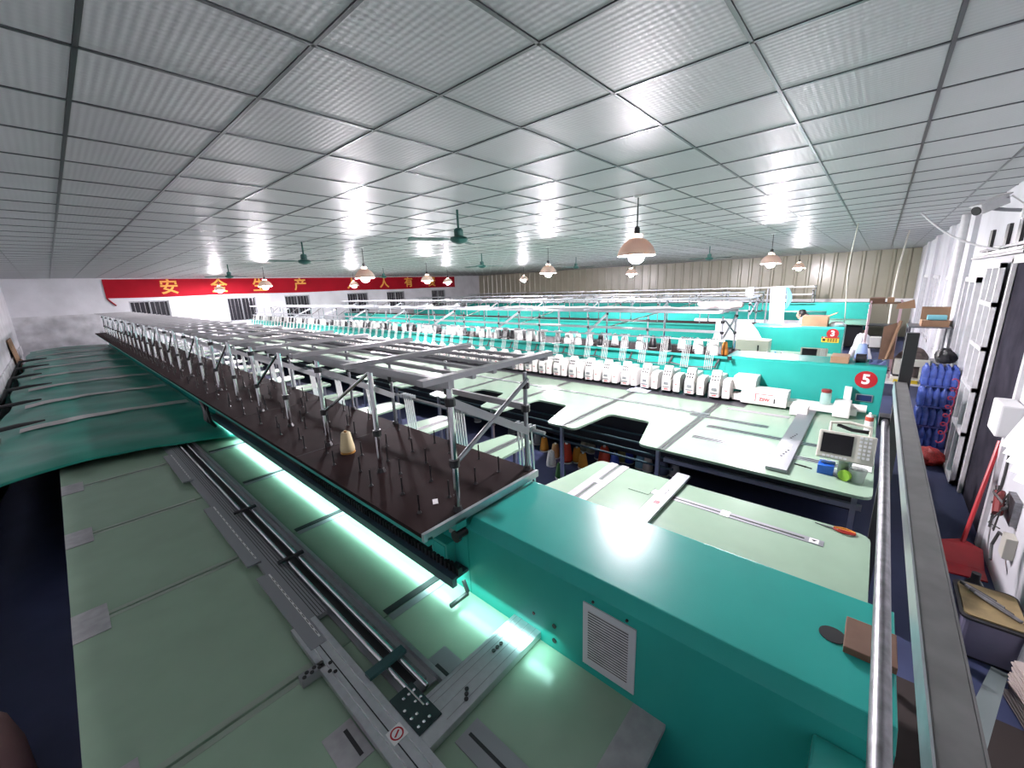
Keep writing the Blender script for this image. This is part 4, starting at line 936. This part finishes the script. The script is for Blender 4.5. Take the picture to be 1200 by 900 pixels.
# round drain pipe, cable slung from the ceiling
solo('drain_pipe', MB().tube([(10.45,-.92,.0),(10.45,-.92,3.40)], .06, 14), m_pipe, 'white vertical drain pipe standing against the right wall', 'pipe', smooth=True)
ca1, ca2 = at_z(1080, 250, 3.39), at_y(1172, 293, -.95)
solo('slung_cable', MB().tube([tuple(ca1.lerp(ca2, t)+Vector((0,0,-.25*math.sin(math.pi*t)*.4))) for t in [i/10 for i in range(11)]], .012, 6), m_pipe, 'pale cable slung from the ceiling to the bracket rail', 'cable', smooth=True)
ends = ((at_z(1006, 262, 3.4), Vector((11.4,.52,1.5))), (at_z(1066, 270, 3.4), at_x(1030, 434, 8.66)))
for i, (a, b) in enumerate(ends):
    solo('hanging_cord', MB().tube([tuple(a.lerp(b, t)+Vector((0,.04*math.sin(t*4),0))) for t in [j/8 for j in range(9)]], .014 if i else .009, 6), m_cream, ('thin pale cord hanging from the ceiling to the end of machine 3', 'thick pale rope hanging from the ceiling to the cluttered bench')[i], 'cord', smooth=True)
# emergency lamp box and louvre blades beside the door
eL = thing('wall_box', (5.12, -.97, 1.15), 'white wall box with a dark front panel beside the doorway', 'wall box')
part('case', MB().box(4.98, 5.30, -.99, -.86, 1.15, 1.42), m_white_p, eL, bevel=.015); part('dark_front', MB().box(5.30, 5.306, -.975, -.875, 1.18, 1.38), m_black, eL); part('case_cable', MB().tube([(5.1,-.985,1.15),(5.09,-.99,.8),(5.1,-.985,.3)], .009, 6), m_cable, eL)
lv = thing('louvre_shutter', (4.3, -.96, 1.08), 'white louvre shutter with slanted blades on the right wall', 'shutter')
for k in range(5): part('blade', MB().bar((4.62-.13*k,-.96,1.44-.02*k),(4.54-.13*k,-.86,1.20-.02*k),.09,.012), m_white_p, lv)
part('shutter_frame', MB().box(3.95,4.68,-.998,-.97,1.08,1.50), m_white_p, lv)
# tool holder with wires and a red handled tool
th = thing('tool_holder', (4.62, -.97, .62), 'wire tool holder with a red handled tool and loose wires on the wall', 'tool holder')
w_ = MB()
for k in range(14): a = random.uniform(0,6.28); w_.tube([(4.6+.06*math.cos(a),-.93+.02*math.sin(a*3),.72),(4.6+.13*math.cos(a+.7),-.90+.05*math.sin(a),.70+.12*math.sin(a*2)),(4.6+.20*math.cos(a+1.2),-.90,.68+.16*math.cos(a))], .005, 5)
part('wires', w_, m_cable, th); part('red_grip', MB().tube([(4.55,-.90,.66),(4.72,-.92,.78)], .03, 8), mat('dark_red', (.18,.02,.02), .5), th, smooth=True); part('back_plate', MB().box(4.5,4.72,-.998,-.96,.60,.80), m_steel, th)
jb = thing('junction_box', (4.45, -.97, .42), 'small beige junction box with a bent cable low on the wall', 'wall box')
part('case', MB().box(4.38,4.5,-.999,-.94,.38,.55), m_cream, jb, bevel=.006); part('bent_cable', MB().tube([(4.5,-.96,.5),(4.58,-.94,.5),(4.58,-.92,.38),(4.42,-.90,.33)], .011, 6), m_cable, jb, smooth=True)
# dustpan
dp = thing('dustpan', (4.85, -.84, 0), 'dark red long-handled dustpan leaning on the white wall', 'dustpan')
scp = [(4.62,-.66),(4.66,-.97),(4.98,-.97),(5.06,-.86),(5.02,-.74),(4.92,-.66)]
part('pan', MB().prism(scp, .0, .012).add([(4.80,-.66,.012),(4.98,-.66,.012),(5.07,-.84,.012),(4.99,-.97,.012),(4.82,-.97,.012),(4.95,-.68,.13),(5.03,-.84,.16),(4.97,-.96,.13)], [(0,1,5),(1,2,6,5),(2,3,7,6),(3,4,7),(5,6,7),(0,5,7,4)]), m_redp, dp)
ht = at_y(1172, 517, -.975); part('handle', MB().tube([(5.00,-.84,.14),tuple(ht)], .016, 8), m_redp, dp, smooth=True)
# grey-purple crate with tools
gb_ = thing('tool_crate', (3.8, -.83, 0), 'grey purple plastic crate with brown board and tools on top', 'crate')
part('crate_body', MB().prism(rrect(3.58, 4.02, -.975, -.68, .05), .02, .29), m_purple, gb_); part('crate_base', MB().prism(rrect(3.59, 4.01, -.97, -.69, .05), 0, .02), m_black, gb_)
part('crate_rim', MB().prism(rrect(3.57, 4.03, -.98, -.67, .05), .285, .30), m_black, gb_)
part('brown_board', MB().prism(rrect(3.60, 4.0, -.965, -.69, .04), .30, .31), mat('tan_board', (.28,.21,.10), .7, var=.3), gb_)
for k in range(4): part('tool', MB().tube([(3.68+.05*k,-.94+.03*k,.325),(3.85+.03*k,-.76+.02*k,.335)], .012, 6), m_cable if k % 2 else m_steel, gb_)
lathe_thing('black_bottle', (4.14,-.80,0), [(.05,0),(.05,.24),(.025,.28),(.025,.33)], m_black, 'black bottle standing between the crate and the dustpan', 'bottle')
pst = thing('paper_bundle', (3.22, -.93, 0), 'ragged bundle of pinkish white sheets leaning by the crate', 'paper bundle')
for k in range(12):
    part('sheet', MB().bar((3.10+.02*random.random(),-.95,.02+.022*k),(3.30+.03*random.random(),-.90+.015*random.random(),.05+.022*k),.075,.009), mat('pinkish_paper', (.45,.38,.35), .8), pst)
solo('white_rod', MB().tube([(3.62,-.985,.62),(3.52,-.93,.0)], .014, 8), m_pipe, 'thin white rod leaning beside the crate', 'rod')
# bottled water packs, red mesh bag, coiled red hose
bm_ = mesh_of(MB().lathe((0,0,0), [(.036,0),(.040,.01),(.040,.09),(.036,.10),(.040,.11),(.040,.19),(.034,.215),(.016,.245),(.016,.27),(.0,.272)], 10), m_bluepet, smooth=True)
lab = ('bottom', 'second lowest', 'third', 'topmost')
for k in range(4):
    z = .30*k; bx0 = 8.15+.02*(k % 2)
    pk = thing('bottle_pack', (8.3, -.82, z), 'pack of blue plastic bottles, %s in the stack by the right wall' % lab[k], 'bottle pack', 'packs of blue bottles')
    part('pack_tray', MB().box(bx0-.05, bx0+.30, -.985, -.61, z, z+.02), mat('film_blue', (.06,.09,.30), .2), pk)
    for i in range(4):
        for j in range(5): piece('bottle', bm_, pk, (bx0+.085*i, -.94+.072*j, z+.021))
solo('mesh_bag', lump((7.45,-.76,0), .17, (1.2,1.0,.75), seed=12, amp=.14), mat('red_mesh', (.48,.025,.02), .6, var=.5, vscale=60, bump=.6, bscale=90), 'bulging red mesh bag lying in front of the blue bottle packs', 'mesh bag', smooth=True)
ha, hb2 = Vector((7.95,-.93,1.05)), Vector((7.78,-.88,.22)); hl = []
for i in range(90):
    t = i/89; a = t*2*math.pi*7; c = ha.lerp(hb2, t); hl.append((c.x, c.y+.035*math.cos(a), c.z+.05*math.sin(a)))
solo('coiled_hose', MB().tube(hl, .009, 5), mat('pink_hose', (.55,.06,.14), .4), 'coiled pinkish red hose hanging before the blue bottles', 'hose', smooth=True)

# ------------------------------------------------------------------ cluttered bench behind machine 5
BZ = .80
bn = thing('workbench', (9.2, -.25, 0), 'cluttered workbench past the end of the machine numbered 5', 'bench')
part('bench_top', MB().box(8.70, 9.40, -.85, .30, BZ-.03, BZ), m_white_p, bn)
for x in (8.74, 9.32):
    for y in (-.8, .22): part('leg', MB().box(x, x+.05, y, y+.05, 0, BZ-.03), m_steel, bn)
def bpt(u, v, x): p = at_x(u, v, x); return p
rk = thing('wire_shelf', (9.2, .0, BZ), 'pinkish wire shelf rack standing on the cluttered bench', 'shelf')
pA = bpt(1017, 352, 9.2); top = pA.z
yA, yB = bpt(1017, 380, 9.2).y, bpt(1056, 360, 9.2).y
for x in (9.02, 9.36):
    for y in (yA, yB): part('upright', MB().bar((x, y, BZ), (x, y, top), .025), mat('pink_wire', (.55,.38,.42), .4), rk)
for i, z in enumerate((BZ+.12, BZ+.48, BZ+.85, top-.05)): part('shelf', MB().box(9.0, 9.38, min(yA,yB), max(yA,yB), z, z+.015), m_black if i < 3 else m_cardd, rk)
wv = MB()
for k in range(16):
    z = BZ+.05+(top-BZ-.1)*k/16; wv.tube([(9.0, yA+.01, z),(9.2, yA+.02, z+.05),(9.38, yA+.01, z)], .006, 4)
part('wire_side', wv, mat('pink_wire', (.55,.38,.42), .4), rk)
def bxt(name, u0, v0, u1, v1, x, dep, m, label, cat, rest=None, **k):
    a, b = at_x(u0, v1, x), at_x(u1, v0, x)
    z0 = rest if rest is not None else a.z
    return solo(name, MB().box(x, x+dep, a.y, b.y, z0, max(b.z, z0+.03)), m, label, cat, bevel=.004, **k)
bxt('cardboard_box', 1018, 349, 1038, 358, 9.06, .3, m_cardd, 'flat brown cardboard box on top of the wire shelf', 'box', rest=top-.033)
bxt('cardboard_box', 1039, 349, 1049, 358, 9.06, .3, m_card, 'short cardboard box beside the flat one on the wire shelf', 'box', rest=top-.033)
# tall brown cardboard sheets leaning
def sheet_board(u0, v0, u1, v1, u2, v2, u3, v3, x0, x1, m, label):
    P = [at_x(u0,v0,x0), at_x(u1,v1,x0), at_x(u2,v2,x1), at_x(u3,v3,x1)]
    n = Vector((.02,0,0)); mb = MB().add([tuple(p) for p in P]+[tuple(p+n) for p in P], [(0,1,2,3),(7,6,5,4),(0,4,5,1),(1,5,6,2),(2,6,7,3),(3,7,4,0)])
    return solo('cardboard_sheet', mb, m, label, 'cardboard sheet')
sheet_board(1029, 421, 1047, 421, 1052, 378, 1036, 383, 8.80, 8.96, m_cardd, 'dark brown cardboard sheet leaning on the bench before the wire shelf')
sheet_board(1050, 362, 1073, 361, 1072, 351, 1052, 356, 8.97, 8.97, m_card, 'brown cardboard flap standing out from the wire shelf top')
solo('wood_stick', MB().bar(tuple(at_x(1038, 421, 8.76)), tuple(at_x(1056, 376, 8.93)), .03), m_card, 'pale wooden stick leaning across the cardboard sheet', 'stick')
lg = at_x(1069, 400, 9.0); 
pile = solo('rag_pile', lump((9.17, at_x(1073,390,9.17).y, BZ), .19, (.9,1.0,1.7), seed=21, amp=.22), mat('grey_brown_rags', (.13,.10,.095), .9, var=.5, vscale=10), 'heap of grey brown rags on the cluttered bench', 'rag pile', smooth=True)
cbx = at_x(1087, 372, 9.5)
st_ = thing('steel_rack', (9.75, -.75, 0), 'steel rack beside the bench carrying open cardboard boxes', 'rack')
for x in (9.45, 10.05):
    for y in (-.93, -.45): part('upright', MB().bar((x,y,0),(x,y,1.62),.03), m_steel, st_)
part('shelf', MB().box(9.43,10.07,-.95,-.43,1.60,1.62), m_steel, st_); part('shelf', MB().box(9.43,10.07,-.95,-.43,1.0,1.02), m_steel, st_)
cz = 1.62
cbt = thing('carton', (9.7, -.7, cz), 'large open cardboard carton on the steel rack with blue rolls on it', 'box')
part('carton_body', MB().box(9.5, 9.95, -.90, -.58, cz, cz+.10), m_card, cbt); part('carton_flap', MB().bar((9.75,-.74,cz+.10),(9.85,-.74,cz+.30),.34,.01), m_card, cbt)
for i in range(2):
    solo('blue_roll', MB().tube([(9.55+.10*i,-.86,cz+.142),(9.55+.10*i,-.64,cz+.142)], .04, 14), mat('cyan_roll', (.22,.58,.66), .6), ('cyan roll lying along the front edge of the carton', 'cyan roll lying against the raised flap of the carton')[i], 'roll')
# red bottle, beige sewing machine, black lamp, yellow pack, red basket, white carton
lathe_thing('red_bottle', (9.05,-.76,BZ), [(.04,0),(.042,.02),(.042,.2),(.02,.25),(.02,.3)], m_redp, 'red bottle standing at the back of the bench', 'bottle')
sm_ = thing('sewing_machine', (8.82, -.50, BZ), 'beige sewing machine standing on the cluttered bench', 'sewing machine')
part('bed', MB().box(8.74,8.94,-.72,-.30,BZ,BZ+.06), m_cream, sm_, bevel=.008); part('pillar', MB().box(8.76,8.92,-.72,-.62,BZ+.06,BZ+.26), m_cream, sm_, bevel=.008)
part('arm', MB().box(8.77,8.91,-.72,-.32,BZ+.26,BZ+.36), m_cream, sm_, bevel=.012); part('needle_head', MB().box(8.78,8.90,-.40,-.32,BZ+.12,BZ+.28), m_cream, sm_, bevel=.006); part('hand_wheel', MB().tube([(8.84,-.72,BZ+.31),(8.84,-.75,BZ+.31)], .055, 16), m_alud, sm_)
solo('black_bag', lump((8.50,-.83,1.20), .12, (1,.9,1.1), seed=31), m_black, 'crumpled black bag on top of the blue bottle packs', 'bag', smooth=True)
solo('yellow_pack', MB().box(8.71,8.735,-.62,-.34,BZ,BZ+.05), m_yellow, 'flat yellow pack at the front edge of the bench', 'pack')
solo('white_carton', MB().box(9.06,9.2,yA-.20,yA-.06,BZ+.496,BZ+.66), m_paper, 'small white carton on the wire shelf', 'box', bevel=.004)
rb = MB().box(9.03,9.3,yA-.22,yA-.04,BZ+.137,BZ+.15)
for k in range(7): rb.bar((9.03,yA-.22+.03*k,BZ+.14),(9.01,yA-.22+.03*k,BZ+.27),.008)
rb.bar((9.01,yA-.22,BZ+.27),(9.01,yA-.04,BZ+.27),.012)
solo('red_basket', rb, mat('pinkish_red', (.5,.06,.10), .4), 'small pinkish red plastic basket on the lower wire shelf', 'basket')
solo('white_cloth_pile', lump((8.82, .05, BZ), .12, (1,1.6,.35), seed=41), m_cloth, 'folded white cloth pile on the near corner of the bench', 'cloth', smooth=True)

# ------------------------------------------------------------------ left side by the wall
pk1 = at_x(0, 800, -.62)
solo('pink_bundle', MB().lathe((-.66, 2.95, 0), [(.13,0),(.15,.05),(.155,.35),(.13,.52),(.06,.63),(.0,.65)], 18), m_pink, 'pale pink rounded cloth bundle standing in the dark gap by the left wall', 'bundle', smooth=True)  # made-up solid in place of a blurred fingertip at the lens
bdl = thing('brown_board', (-.86, 19.5, 0), 'brown wooden board leaning on the left wall past the plastic sheet', 'board')
part('board_face', MB().bar((-.93,18.6,1.0),(-.80,18.7,.9),.02).add([(-.94,17.8,1.55),(-.80,17.8,.0),(-.80,19.2,.0),(-.94,19.2,1.55),(-.92,17.8,1.55),(-.78,17.8,.0),(-.78,19.2,.0),(-.92,19.2,1.55)], [(0,1,2,3),(7,6,5,4),(0,4,5,1),(1,5,6,2),(2,6,7,3),(3,7,4,0)]), m_card, bdl)
